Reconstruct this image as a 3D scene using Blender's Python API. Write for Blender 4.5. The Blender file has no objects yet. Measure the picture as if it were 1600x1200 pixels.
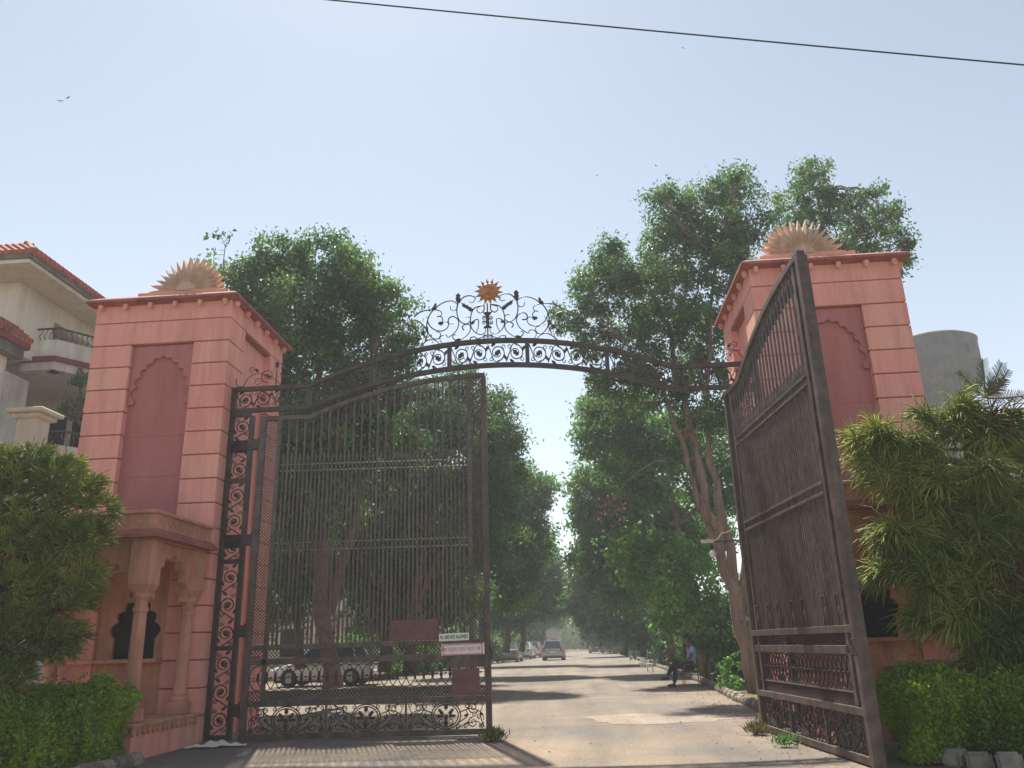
import bpy, bmesh, math, random
import numpy as np
from math import sin, cos, pi, radians, sqrt, atan2, hypot
from mathutils import Vector, Matrix
from mathutils.geometry import tessellate_polygon
scene = bpy.context.scene
col = scene.collection
random.seed(7)

# ---------------------------------------------------------------- camera, sky, sun, exposure
CAM = np.array([1.298, -13.01, 1.3]); FPX = 1252.0
_P, _R, _H = radians(17.997), radians(1.679), radians(-3.958)
_f0 = np.array([sin(_H), cos(_H), 0]); _r0 = np.array([cos(_H), -sin(_H), 0]); _z = np.array([0, 0, 1.0])
_W = _f0*cos(_P) + _z*sin(_P); _u0 = np.cross(_r0, _W)
_RR = _r0*cos(_R) - _u0*sin(_R); _UU = np.cross(_RR, _W)
cd = bpy.data.cameras.new('camera'); cam = bpy.data.objects.new('camera', cd); col.objects.link(cam)
cam.matrix_world = Matrix(((_RR[0], _UU[0], -_W[0], CAM[0]), (_RR[1], _UU[1], -_W[1], CAM[1]), (_RR[2], _UU[2], -_W[2], CAM[2]), (0, 0, 0, 1)))
cd.sensor_width = 36; cd.lens = 36*FPX/1600; cd.clip_end = 3000; cd.clip_start = .05
scene.camera = cam
SUN_AZ, SUN_EL = radians(-17.5), radians(59)
world = bpy.data.worlds.new('World'); scene.world = world; world.use_nodes = True
wn = world.node_tree.nodes; wl = world.node_tree.links
bg = wn['Background']; sky = wn.new('ShaderNodeTexSky'); sky.sky_type = 'NISHITA'; sky.sun_disc = False
sky.sun_elevation = SUN_EL; sky.sun_rotation = SUN_AZ; sky.air_density = 1.0; sky.dust_density = .25; sky.ozone_density = .7
hs = wn.new('ShaderNodeHueSaturation'); hs.inputs['Saturation'].default_value = .60; wl.new(sky.outputs[0], hs.inputs['Color'])
tn = wn.new('ShaderNodeMix'); tn.data_type = 'RGBA'; tn.blend_type = 'MULTIPLY'; tn.inputs[0].default_value = 1; tn.inputs[7].default_value = (.96, .975, .945, 1)
wl.new(hs.outputs[0], tn.inputs[6]); wl.new(tn.outputs[2], bg.inputs[0]); bg.inputs[1].default_value = 0.093
sd = bpy.data.lights.new('sun', 'SUN'); sun = bpy.data.objects.new('sun', sd); col.objects.link(sun)
sd.energy = 4.8; sd.angle = radians(1.2); sd.color = (1, .93, .82)
sv = Vector((sin(SUN_AZ)*cos(SUN_EL), cos(SUN_AZ)*cos(SUN_EL), sin(SUN_EL)))
sun.rotation_euler = sv.to_track_quat('Z', 'Y').to_euler(); sun.location = (0, 0, 30)
scene.view_settings.view_transform = 'Standard'; scene.view_settings.look = 'None'
scene.view_settings.gamma = 1; scene.view_settings.exposure = 0.87
scene.render.engine = 'CYCLES'

def at(x, y, Y):            # point of the place seen at (x, y) of the photograph, on the plane at depth Y
    d = _RR*(x-800)/FPX - _UU*(y-600)/FPX + _W
    q = CAM + d*((Y-CAM[1])/d[1]); return Vector(q)
def mpp(Y): return (Y-CAM[1])/FPX*1.03

# ---------------------------------------------------------------- materials
def nt(name):
    m = bpy.data.materials.new(name); m.use_nodes = True
    n = m.node_tree.nodes; l = m.node_tree.links
    return m, n, l, n['Principled BSDF']
def c4(c): return (c[0], c[1], c[2], 1)
def mat(name, c, rough=.7, metal=0, var=.25, scale=3, c2=None, bump=.0, bscale=40, coat=0, streak=False, stain=0):
    m, n, l, b = nt(name)
    b.inputs['Roughness'].default_value = rough; b.inputs['Metallic'].default_value = metal
    if coat: b.inputs['Coat Weight'].default_value = coat
    tc = n.new('ShaderNodeTexCoord'); mp = n.new('ShaderNodeMapping'); l.new(tc.outputs['Object'], mp.inputs[0])
    if streak: mp.inputs['Scale'].default_value = (1, 1, .18)
    oi = n.new('ShaderNodeObjectInfo'); ad = n.new('ShaderNodeVectorMath'); ad.operation = 'ADD'
    mu = n.new('ShaderNodeMath'); mu.operation = 'MULTIPLY'; mu.inputs[1].default_value = 37; l.new(oi.outputs['Random'], mu.inputs[0])
    l.new(mp.outputs[0], ad.inputs[0]); l.new(mu.outputs[0], ad.inputs[1])
    ns = n.new('ShaderNodeTexNoise'); ns.inputs['Scale'].default_value = scale; ns.inputs['Detail'].default_value = 8; ns.inputs['Roughness'].default_value = .62
    l.new(ad.outputs[0], ns.inputs['Vector'])
    rp = n.new('ShaderNodeValToRGB'); rp.color_ramp.elements[0].position = .3; rp.color_ramp.elements[1].position = .72
    if c2 is None: c2 = tuple(max(0, x*(1-var)) for x in c)
    rp.color_ramp.elements[0].color = c4(c2); rp.color_ramp.elements[1].color = c4(tuple(min(1, x*(1+var*.5)) for x in c))
    l.new(ns.outputs[0], rp.inputs[0]); l.new(rp.outputs[0], b.inputs['Base Color'])
    if stain:
        gp = n.new('ShaderNodeNewGeometry'); m3 = n.new('ShaderNodeMapping'); m3.inputs['Scale'].default_value = (3.2, 3.2, .35); l.new(gp.outputs['Position'], m3.inputs[0])
        n3 = n.new('ShaderNodeTexNoise'); n3.inputs['Scale'].default_value = 1.4; n3.inputs['Detail'].default_value = 9; n3.inputs['Roughness'].default_value = .7; l.new(m3.outputs[0], n3.inputs['Vector'])
        r3 = n.new('ShaderNodeValToRGB'); r3.color_ramp.elements[0].position = .33; r3.color_ramp.elements[1].position = .58
        r3.color_ramp.elements[0].color = c4((1-stain, 1-stain*1.1, 1-stain*1.15)); r3.color_ramp.elements[1].color = (1, 1, 1, 1); l.new(n3.outputs[0], r3.inputs[0])
        n4 = n.new('ShaderNodeTexNoise'); n4.inputs['Scale'].default_value = .55; n4.inputs['Detail'].default_value = 6; l.new(gp.outputs['Position'], n4.inputs['Vector'])
        r4 = n.new('ShaderNodeValToRGB'); r4.color_ramp.elements[0].position = .35; r4.color_ramp.elements[1].position = .65; r4.color_ramp.elements[0].color = c4((1, .95, .93)); r4.color_ramp.elements[1].color = (1, 1, 1, 1); l.new(n4.outputs[0], r4.inputs[0])
        x3 = n.new('ShaderNodeMix'); x3.data_type = 'RGBA'; x3.blend_type = 'MULTIPLY'; x3.inputs[0].default_value = 1; l.new(rp.outputs[0], x3.inputs[6]); l.new(r3.outputs[0], x3.inputs[7])
        x4 = n.new('ShaderNodeMix'); x4.data_type = 'RGBA'; x4.blend_type = 'MULTIPLY'; x4.inputs[0].default_value = 1; l.new(x3.outputs[2], x4.inputs[6]); l.new(r4.outputs[0], x4.inputs[7])
        l.new(x4.outputs[2], b.inputs['Base Color'])
    if bump:
        nb = n.new('ShaderNodeTexNoise'); nb.inputs['Scale'].default_value = bscale; nb.inputs['Detail'].default_value = 6
        l.new(tc.outputs['Object'], nb.inputs['Vector'])
        bp = n.new('ShaderNodeBump'); bp.inputs['Strength'].default_value = bump; bp.inputs['Distance'].default_value = .02
        l.new(nb.outputs[0], bp.inputs['Height']); l.new(bp.outputs[0], b.inputs['Normal'])
    return m
def leafmat(name, ca, cb, cc, trans=.35, rough=.45):
    m, n, l, b = nt(name)
    g = n.new('ShaderNodeNewGeometry'); tc = n.new('ShaderNodeTexCoord')
    ns = n.new('ShaderNodeTexNoise'); ns.inputs['Scale'].default_value = 1.1; ns.inputs['Detail'].default_value = 4; l.new(tc.outputs['Object'], ns.inputs['Vector'])
    mx = n.new('ShaderNodeMath'); mx.operation = 'MULTIPLY_ADD'; mx.inputs[1].default_value = .42; l.new(g.outputs['Random Per Island'], mx.inputs[0])
    m2 = n.new('ShaderNodeMath'); m2.operation = 'MULTIPLY'; m2.inputs[1].default_value = 1.0; sb_ = n.new('ShaderNodeMapRange'); sb_.inputs[1].default_value = .36; sb_.inputs[2].default_value = .66; sb_.inputs[3].default_value = .05; sb_.inputs[4].default_value = .60; l.new(ns.outputs[0], sb_.inputs[0]); l.new(sb_.outputs[0], m2.inputs[0]); l.new(m2.outputs[0], mx.inputs[2])  # clump-sized noise paints brighter sunlit clumps into the leaf colour
    rp = n.new('ShaderNodeValToRGB'); e = rp.color_ramp.elements; e[0].position = .2; e[0].color = c4(ca); e[1].position = .95; e[1].color = c4(cc)
    k = e.new(.6); k.color = c4(cb)
    l.new(mx.outputs[0], rp.inputs[0]); l.new(rp.outputs[0], b.inputs['Base Color']); b.inputs['Roughness'].default_value = rough
    b.inputs['Specular IOR Level'].default_value = .35
    tr = n.new('ShaderNodeBsdfTranslucent'); l.new(rp.outputs[0], tr.inputs[0])
    ms = n.new('ShaderNodeMixShader'); ms.inputs[0].default_value = trans
    l.new(b.outputs[0], ms.inputs[1]); l.new(tr.outputs[0], ms.inputs[2]); l.new(ms.outputs[0], n['Material Output'].inputs[0])
    return m
M = {}
M['pink'] = mat('pink_sandstone', (.88, .405, .345), .85, var=.05, scale=1.6, c2=(.84, .345, .29), stain=.22, bump=.25, bscale=60)
M['pinkB'] = mat('orange_sandstone', (.88, .45, .355), .85, var=.07, scale=1.2, c2=(.84, .37, .29), stain=.22, bump=.25, bscale=60)
M['groove'] = mat('groove_red', (.36, .12, .095), .9, var=.2, scale=4)
M['red'] = mat('maroon_plaster', (.54, .20, .195), .88, var=.12, scale=1.3, c2=(.44, .15, .14), stain=.18, bump=.35, bscale=35, streak=True)
M['cornice'] = mat('cornice_red', (.42, .14, .11), .85, stain=.3, var=.35, scale=2.5, bump=.2)
M['sun_stone'] = mat('sun_stone', (.68, .50, .37), .85, stain=.25, var=.15, scale=3, c2=(.58, .41, .30), bump=.3)
M['porch'] = mat('porch_sandstone', (.66, .33, .23), .9, stain=.3, var=.25, scale=2.2, c2=(.50, .25, .16), bump=.35, bscale=50)
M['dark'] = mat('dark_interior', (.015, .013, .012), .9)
M['iron'] = mat('painted_iron', (.085, .058, .050), .5, metal=.15, var=.5, scale=6, c2=(.035, .027, .025), stain=.4, bump=.1)
M['irond'] = mat('dusty_iron', (.15, .105, .09), .5, metal=.12, var=.5, scale=7, c2=(.06, .046, .04), stain=.45, bump=.1)
M['scroll'] = mat('cast_scroll_iron', (.055, .036, .034), .5, metal=.2, var=.4, scale=4)
M['plate'] = mat('rusty_plate', (.17, .075, .066), .6, var=.3, scale=5, bump=.1)
M['gold'] = mat('bronze_sun', (.62, .27, .10), .5, metal=.25, var=.5, scale=9, bump=.3, bscale=30)
M['white'] = mat('sign_white', (.78, .77, .72), .5, var=.08, scale=6)
M['signpink'] = mat('sign_pink_white', (.80, .74, .74), .5, var=.06, scale=6)
M['signred'] = mat('sign_red', (.62, .04, .08), .5, var=.15, scale=6)
M['black'] = mat('black_paint', (.02, .02, .022), .5)
M['cream'] = mat('villa_cream', (.80, .74, .64), .85, stain=.16, var=.2, scale=.5, c2=(.66, .58, .47), bump=.1)
M['villawhite'] = mat('villa_white', (.80, .77, .71), .85, stain=.28, var=.3, scale=.9, c2=(.55, .52, .47), bump=.1)
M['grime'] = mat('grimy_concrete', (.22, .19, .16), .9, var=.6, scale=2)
M['tile'] = mat('clay_tile', (.45, .13, .085), .8, var=.5, scale=4, c2=(.24, .075, .055))
M['villared'] = mat('villa_red', (.25, .05, .05), .8)
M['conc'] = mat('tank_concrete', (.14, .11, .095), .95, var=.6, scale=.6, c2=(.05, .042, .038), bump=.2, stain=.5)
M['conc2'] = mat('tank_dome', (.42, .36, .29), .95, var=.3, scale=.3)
M['bark'] = mat('bark', (.20, .145, .105), .95, var=.55, scale=5, bump=.6, bscale=14)
M['barkpale'] = mat('bark_pale', (.27, .205, .155), .95, var=.55, scale=7, c2=(.12, .085, .06), bump=1.0, bscale=22, streak=True)
M['twig'] = mat('twig', (.22, .13, .07), .95, var=.3)
M['kerb'] = mat('kerb_stone', (.20, .165, .135), .95, var=.5, scale=5, bump=.5)
M['kerbw'] = mat('kerb_white', (.30, .265, .225), .95, var=.5, scale=5, bump=.4)
M['tyre'] = mat('tyre', (.02, .02, .02), .85)
M['rim'] = mat('wheel_rim', (.4, .4, .4), .35, metal=.7)
M['glass'] = mat('car_glass', (.05, .07, .075), .06, var=.1, coat=.3)
M['lens'] = mat('tail_lens', (.5, .02, .03), .2, var=.1, coat=.5)
M['plastic'] = mat('car_plastic', (.03, .03, .03), .6)
M['skin'] = mat('skin', (.16, .075, .045), .55, var=.15, scale=12)
M['shirt'] = mat('blue_shirt', (.30, .42, .78), .85, var=.2, scale=9)
M['trouser'] = mat('dark_trousers', (.018, .019, .026), .85, var=.2)
M['hair'] = mat('hair', (.012, .010, .010), .6)
M['chairmetal'] = mat('chair_orange_metal', (.35, .12, .05), .5)
M['cloth'] = mat('white_rag', (.72, .70, .66), .8, var=.2, scale=4)
M['leafA'] = leafmat('leaf_dark', (0.053, 0.123, 0.041), (0.097, 0.208, 0.056), (0.266, 0.391, 0.105), 0.5)
M['leafB'] = leafmat('leaf_mid', (0.076, 0.169, 0.045), (0.14, 0.294, 0.064), (0.328, 0.476, 0.113), 0.52)
M['leafC'] = leafmat('leaf_bright', (0.077, 0.192, 0.039), (0.151, 0.367, 0.055), (0.347, 0.617, 0.089), 0.5, .35)
M['leafH'] = leafmat('leaf_hedge', (0.131, 0.217, 0.029), (0.246, 0.392, 0.043), (0.493, 0.609, 0.072), 0.5)
M['needle'] = leafmat('needle_green', (0.179, 0.239, 0.048), (0.339, 0.41, 0.081), (0.62, 0.62, 0.163), 0.35, .6)
M['needleD'] = leafmat('needle_dark', (0.092, 0.136, 0.046), (0.155, 0.219, 0.063), (0.401, 0.437, 0.109), 0.3, .6)
M['deadleaf'] = leafmat('needle_brown', (.16, .075, .04), (.28, .13, .07), (.36, .19, .10), .2, .8)
M['reed'] = leafmat('reed_green', (.10, .18, .05), (.16, .27, .07), (.26, .36, .12), .4, .6)
M['grassdry'] = leafmat('dry_weed', (.10, .10, .03), (.20, .19, .06), (.33, .29, .12), .3, .7)

# ---------------------------------------------------------------- mesh builder
class MB:
    def __init__(s): s.v = []; s.f = []
    def add(s, vs, fs):
        o = len(s.v); s.v += [tuple(v) for v in vs]; s.f += [tuple(i+o for i in f) for f in fs]
    def box(s, x0, x1, y0, y1, z0, z1, mtx=None, ch=0):
        if x0 > x1: x0, x1 = x1, x0
        if y0 > y1: y0, y1 = y1, y0
        if ch:
            vs = []
            for (z, c) in ((z0, ch), (z0+ch, 0), (z1-ch, 0), (z1, ch)):
                vs += [(x0+c, y0+c, z), (x1-c, y0+c, z), (x1-c, y1-c, z), (x0+c, y1-c, z)]
            fs = [(3, 2, 1, 0), (12, 13, 14, 15)]
            for k in range(3):
                for i in range(4): fs.append((4*k+i, 4*k+(i+1) % 4, 4*k+4+(i+1) % 4, 4*k+4+i))
        else:
            vs = [(x0, y0, z0), (x1, y0, z0), (x1, y1, z0), (x0, y1, z0), (x0, y0, z1), (x1, y0, z1), (x1, y1, z1), (x0, y1, z1)]
            fs = [(3, 2, 1, 0), (4, 5, 6, 7), (0, 1, 5, 4), (1, 2, 6, 5), (2, 3, 7, 6), (3, 0, 4, 7)]
        if mtx is not None: vs = [mtx @ Vector(v) for v in vs]
        s.add(vs, fs)
    def prism(s, poly, y0, y1, ax='y'):     # poly in (x,z) extruded along y (or (y,z) along x)
        n = len(poly); mk = (lambda p, t: (p[0], t, p[1])) if ax == 'y' else (lambda p, t: (t, p[0], p[1])) if ax == 'x' else (lambda p, t: (p[0], p[1], t))
        vs = [mk(p, y0) for p in poly] + [mk(p, y1) for p in poly]
        tr = tessellate_polygon([[Vector((p[0], p[1], 0)) for p in poly]])
        fs = [tuple(t) for t in tr] + [tuple(i+n for i in reversed(t)) for t in tr]
        for i in range(n): fs.append((i, (i+1) % n, n+(i+1) % n, n+i))
        s.add(vs, fs)
    def tube(s, pts, r, n=6, cap=True, closed=False, flat=1.0):
        pts = [Vector(p) for p in pts]; m = len(pts)
        if m < 2: return
        rs = r if isinstance(r, (list, tuple)) else [r]*m
        vs = []; up = None
        for i, p in enumerate(pts):
            a = pts[i-1] if (i or closed) else p; b = pts[(i+1) % m] if (i < m-1 or closed) else p
            t = (b-a); t = t.normalized() if t.length > 1e-9 else Vector((0, 0, 1))
            if up is None:
                up = Vector((0, 1, 0)) if abs(t.y) < .9 else Vector((1, 0, 0))
            sd_ = t.cross(up); 
            if sd_.length < 1e-6: sd_ = t.orthogonal()
            sd_.normalize(); up = sd_.cross(t).normalized()
            for k in range(n):
                a_ = 2*pi*(k+.5)/n; vs.append(p + sd_*cos(a_)*rs[i] + up*sin(a_)*rs[i]*flat)
        fs = []
        for i in range(m if closed else m-1):
            j = (i+1) % m
            for k in range(n): fs.append((i*n+k, i*n+(k+1) % n, j*n+(k+1) % n, j*n+k))
        if cap and not closed: fs += [tuple(range(n))[::-1], tuple((m-1)*n+k for k in range(n))]
        s.add(vs, fs)
    def lathe(s, prof, c, n=16):            # prof (r,z)
        vs = []; fs = []
        for r, z in prof:
            for k in range(n): vs.append((c[0]+r*cos(2*pi*k/n), c[1]+r*sin(2*pi*k/n), c[2]+z))
        for i in range(len(prof)-1):
            for k in range(n): fs.append((i*n+k, i*n+(k+1) % n, (i+1)*n+(k+1) % n, (i+1)*n+k))
        fs += [tuple(range(n))[::-1], tuple((len(prof)-1)*n+k for k in range(n))]
        s.add(vs, fs)
    def mesh(s, name, mt, smooth=False):
        me = bpy.data.meshes.new(name); me.from_pydata(s.v, [], s.f); me.materials.append(mt); me.update()
        bm = bmesh.new(); bm.from_mesh(me); bmesh.ops.recalc_face_normals(bm, faces=bm.faces); bm.to_mesh(me); bm.free()
        if smooth: me.polygons.foreach_set('use_smooth', [True]*len(me.polygons))
        return me
    def build(s, name, mt, parent=None, smooth=False, loc=None):
        return link(name, s.mesh(name, mt, smooth), parent, loc)
def link(name, me, parent=None, loc=None):
    o = bpy.data.objects.new(name, me); col.objects.link(o)
    if parent is not None: o.parent = parent
    if loc is not None: o.location = loc
    return o
def tag(o, label=None, cat=None, group=None, kind=None):
    if label: o['label'] = label
    if cat: o['category'] = cat
    if group: o['group'] = group
    if kind: o['kind'] = kind
    return o
def thing(name, label, cat, loc=(0, 0, 0), rz=0, group=None):
    o = bpy.data.objects.new(name, None); col.objects.link(o); o.location = loc; o.rotation_euler = (0, 0, rz)
    o.empty_display_size = .2
    return tag(o, label, cat, group)
def copy_tree(o, parent=None):
    c = o.copy(); col.objects.link(c); c.parent = parent
    for ch in list(o.children): copy_tree(ch, c)
    return c
def bx(name, m, parent, *a, ch=0):
    b = MB(); b.box(*a, ch=ch); return b.build(name, m, parent)
def cusps(cx, z0, a, h, n=9, seg=5, point=.0):
    """lobed arch outline from left spring to right spring, points (x,z)"""
    base = []
    for i in range(n+1):
        t = pi - pi*i/n
        zz = h*(sin(t)**.85 if sin(t) > 0 else 0); base.append((cx + a*cos(t), z0 + zz + point*max(0, 1-abs(cos(t))*2.5)))
    out = []
    for i in range(n):
        p, q = base[i], base[i+1]; mx, mz = (p[0]+q[0])/2, (p[1]+q[1])/2
        dx, dz = q[0]-p[0], q[1]-p[1]; L = hypot(dx, dz); nx, nz = -dz/L, dx/L
        if (mx-cx)*nx + (mz-z0)*nz < 0: nx, nz = -nx, -nz
        for k in range(seg):
            u = k/seg; hh = sin(pi*u)*L*.38
            out.append((p[0]+dx*u+nx*hh, p[1]+dz*u+nz*hh))
    out.append(base[-1]); return out
def spandrel(x0, x1, z0, z1, arch):          # rect with the arch opening cut from below
    return [(x0, z0), (x0, z1), (x1, z1), (x1, z0)] + arch[::-1]
def cat(pts, n=5):                             # catmull-rom
    out = []; P = [pts[0]] + list(pts) + [pts[-1]]
    for i in range(1, len(P)-2):
        for k in range(n):
            t = k/n; r = []
            for d in range(2):
                a, b, c, e = P[i-1][d], P[i][d], P[i+1][d], P[i+2][d]
                r.append(.5*((2*b)+(-a+c)*t+(2*a-5*b+4*c-e)*t*t+(-a+3*b-3*c+e)*t**3))
            out.append(tuple(r))
    out.append(tuple(pts[-1][:2])); return out
def spiral(cx, cz, r, a0, turns, dirn=1, n=14, r1=.18):
    return [(cx + r*(1-(1-r1)*t)*cos(a0+dirn*2*pi*turns*t), cz + r*(1-(1-r1)*t)*sin(a0+dirn*2*pi*turns*t)) for t in [i/n for i in range(n+1)]]
# ---------------------------------------------------------------- leaves
def leaf_arrays(C, L, wd, rng, droop=.35, outn=None):
    n = len(C); d = rng.normal(size=(n, 3)); d[:, 2] -= droop*1.6; d /= np.linalg.norm(d, axis=1)[:, None]
    nn = rng.normal(size=(n, 3)); nn[:, 2] += .9
    if outn is not None: nn += outn*.8
    s = np.cross(d, nn); s /= np.linalg.norm(s, axis=1)[:, None] + 1e-9; nn = np.cross(s, d)
    l = (L*rng.uniform(.65, 1.25, n))[:, None]; w = l*wd
    V = np.empty((n, 4, 3)); V[:, 0] = C; V[:, 1] = C+d*l*.42+s*w+nn*w*.35; V[:, 2] = C+d*l-nn*l*.12; V[:, 3] = C+d*l*.42-s*w+nn*w*.35
    return V.reshape(-1, 3)
def leaf_mesh(name, V, m):
    n = len(V)//4; me = bpy.data.meshes.new(name)
    me.vertices.add(n*4); me.vertices.foreach_set('co', V.astype(np.float32).ravel())
    b = (np.arange(n)*4)[:, None]; f = np.concatenate([b+[0, 1, 2], b+[0, 2, 3]], axis=1).reshape(-1, 3)
    me.loops.add(f.size); me.loops.foreach_set('vertex_index', f.ravel().astype(np.int32))
    me.polygons.add(len(f)); me.polygons.foreach_set('loop_start', (np.arange(len(f))*3).astype(np.int32))
    me.materials.append(m); me.update(calc_edges=True); me.validate(); return me
def crown_points(blobs, dens, rng, clump=.34, per=46):
    """blobs (x,y,z,rx,ry,rz); clumps sit mostly near each blob's skin"""
    P = []; O = []
    for (x, y, z, rx, ry, rz) in blobs:
        k = max(4, int(dens*(rx*ry*rz)**(2/3)*78))
        u = rng.normal(size=(k, 3)); u /= np.linalg.norm(u, axis=1)[:, None]
        rr = rng.uniform(.35, 1.05, k)**.55; rr = np.where(rng.uniform(size=k) < .12, rng.uniform(1.0, 1.32, k), rr); c = np.array([x, y, z]) + u*rr[:, None]*np.array([rx, ry, rz])
        m = (per*rng.uniform(.5, 1.4, k)).astype(int)
        cc = np.repeat(c, m, axis=0); uu = np.repeat(u, m, axis=0)
        sg = np.repeat(clump*rng.uniform(.6, 1.3, k), m)[:, None]
        g = rng.normal(size=cc.shape)*sg*.6; g[:, 2] = g[:, 2]*.75
        P.append(cc+g); O.append(uu)
    return np.concatenate(P), np.concatenate(O)
def noisy(path, rng, amt):
    out = []
    P = [Vector(p) for p in path]
    for i in range(len(P)-1):
        for k in range(3):
            q = P[i].lerp(P[i+1], k/3)
            if not (i == 0 and k == 0): q = q + Vector(rng.normal(size=3))*amt
            out.append(q)
    out.append(P[-1]); return out
def taper(m, r0, r1): return [r0+(r1-r0)*(i/(m-1))**.8 for i in range(m)]
# ---------------------------------------------------------------- ground and road
def ground_mat(name, ca, cb, cc, s=.35):
    m, n, l, b = nt(name); b.inputs['Roughness'].default_value = .95
    tc = n.new('ShaderNodeTexCoord')
    def noise(sc, det, dist=0):
        q = n.new('ShaderNodeTexNoise'); q.inputs['Scale'].default_value = sc; q.inputs['Detail'].default_value = det; q.inputs['Roughness'].default_value = .65
        q.inputs['Distortion'].default_value = dist; l.new(tc.outputs['Object'], q.inputs['Vector']); return q
    a = noise(s, 9, .6); r = n.new('ShaderNodeValToRGB'); e = r.color_ramp.elements
    e[0].position = .36; e[0].color = c4(ca); e[1].position = .66; e[1].color = c4(cc); k = e.new(.5); k.color = c4(cb)
    l.new(a.outputs[0], r.inputs[0])
    f = noise(22, 8); r2 = n.new('ShaderNodeValToRGB'); r2.color_ramp.elements[0].position = .3; r2.color_ramp.elements[0].color = (.62, .60, .58, 1)
    r2.color_ramp.elements[1].position = .62; r2.color_ramp.elements[1].color = (1.08, 1.08, 1.08, 1); l.new(f.outputs[0], r2.inputs[0])
    mx = n.new('ShaderNodeMix'); mx.data_type = 'RGBA'; mx.blend_type = 'MULTIPLY'; mx.inputs[0].default_value = 1
    l.new(r.outputs[0], mx.inputs[6]); l.new(r2.outputs[0], mx.inputs[7])
    # scattered dark crumbs
    v = n.new('ShaderNodeTexVoronoi'); v.inputs['Scale'].default_value = 5; l.new(tc.outputs['Object'], v.inputs['Vector'])
    r3 = n.new('ShaderNodeValToRGB'); r3.color_ramp.elements[0].position = .03; r3.color_ramp.elements[0].color = (.35, .3, .25, 1); r3.color_ramp.elements[1].position = .07; r3.color_ramp.elements[1].color = (1, 1, 1, 1)
    l.new(v.outputs['Distance'], r3.inputs[0])
    m2 = n.new('ShaderNodeMix'); m2.data_type = 'RGBA'; m2.blend_type = 'MULTIPLY'; m2.inputs[0].default_value = .7
    l.new(mx.outputs[2], m2.inputs[6]); l.new(r3.outputs[0], m2.inputs[7])
    mp = n.new('ShaderNodeMapping'); mp.inputs['Scale'].default_value = (1.3, .10, 1); l.new(tc.outputs['Object'], mp.inputs[0])
    tk = n.new('ShaderNodeTexNoise'); tk.inputs['Scale'].default_value = 1.2; tk.inputs['Detail'].default_value = 6; l.new(mp.outputs[0], tk.inputs['Vector'])
    r5 = n.new('ShaderNodeValToRGB'); r5.color_ramp.elements[0].position = .38; r5.color_ramp.elements[0].color = (.80, .81, .83, 1); r5.color_ramp.elements[1].position = .62; r5.color_ramp.elements[1].color = (1.06, 1.04, 1.0, 1); l.new(tk.outputs[0], r5.inputs[0])
    m5 = n.new('ShaderNodeMix'); m5.data_type = 'RGBA'; m5.blend_type = 'MULTIPLY'; m5.inputs[0].default_value = 1; l.new(m2.outputs[2], m5.inputs[6]); l.new(r5.outputs[0], m5.inputs[7])
    # hairline cracks
    vc = n.new('ShaderNodeTexVoronoi'); vc.feature = 'DISTANCE_TO_EDGE'; vc.inputs['Scale'].default_value = .42; nd = noise(2.5, 5)
    va = n.new('ShaderNodeVectorMath'); va.operation = 'ADD'; l.new(tc.outputs['Object'], va.inputs[0]); l.new(nd.outputs['Color'], va.inputs[1]); l.new(va.outputs[0], vc.inputs['Vector'])
    r6 = n.new('ShaderNodeValToRGB'); r6.color_ramp.elements[0].position = .002; r6.color_ramp.elements[0].color = (.55, .5, .46, 1); r6.color_ramp.elements[1].position = .008; r6.color_ramp.elements[1].color = (1, 1, 1, 1); l.new(vc.outputs['Distance'], r6.inputs[0])
    m6 = n.new('ShaderNodeMix'); m6.data_type = 'RGBA'; m6.blend_type = 'MULTIPLY'; m6.inputs[0].default_value = .6; l.new(m5.outputs[2], m6.inputs[6]); l.new(r6.outputs[0], m6.inputs[7]); l.new(m6.outputs[2], b.inputs['Base Color'])
    g = noise(60, 6); bp = n.new('ShaderNodeBump'); bp.inputs['Strength'].default_value = .5; bp.inputs['Distance'].default_value = .015
    l.new(g.outputs[0], bp.inputs['Height']); l.new(bp.outputs[0], b.inputs['Normal'])
    return m
M['soil'] = ground_mat('soil', (.16, .11, .06), (.13, .13, .05), (.22, .16, .09), .5)
M['road'] = ground_mat('dusty_road', (.175, .162, .15), (.25, .208, .165), (.325, .26, .195), .33)
M['screed'] = ground_mat('cement_patch', (.31, .26, .21), (.35, .295, .24), (.39, .33, .27), .9)
b = MB(); b.box(-1500, 1500, -300, 2700, -.3, -.004); tag(b.build('ground', M['soil']), kind='structure')
b = MB(); b.add([(-7.2, 1.5, 0), (4.62, .0, 0), (4.62, 6, 0), (5.05, 13, 0), (5.3, 28, 0), (6.2, 190, 0), (-6.6, 190, 0), (-6.6, 60, 0), (-7.2, 24, 0)], [(0, 1, 2, 3, 4, 5, 6, 7, 8)])
b.add([(-4.4, -30, 0), (4.4, -30, 0), (4.4, -1.2, 0), (4.62, 0, 0), (-7.2, 1.5, 0), (-4.6, -.5, 0)], [(0, 1, 2, 3, 4, 5)])
b.add([(-30, 16, 0), (-7.2, 16, 0), (-7.2, 21.6, 0), (-30, 21.6, 0)], [(0, 1, 2, 3)])
tag(b.build('road', M['road']), kind='structure')
rng = np.random.default_rng(3)
b = MB(); pts = []
for i in range(26):
    a = 2*pi*i/26; r = 1+.22*sin(3*a+1)+rng.uniform(-.13, .13); pts.append((2.9+1.65*r*cos(a), 2.3+.95*r*sin(a), .004))
b.add(pts, [tuple(range(26))]); tag(b.build('road_patch', M['screed']), kind='structure')

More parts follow.
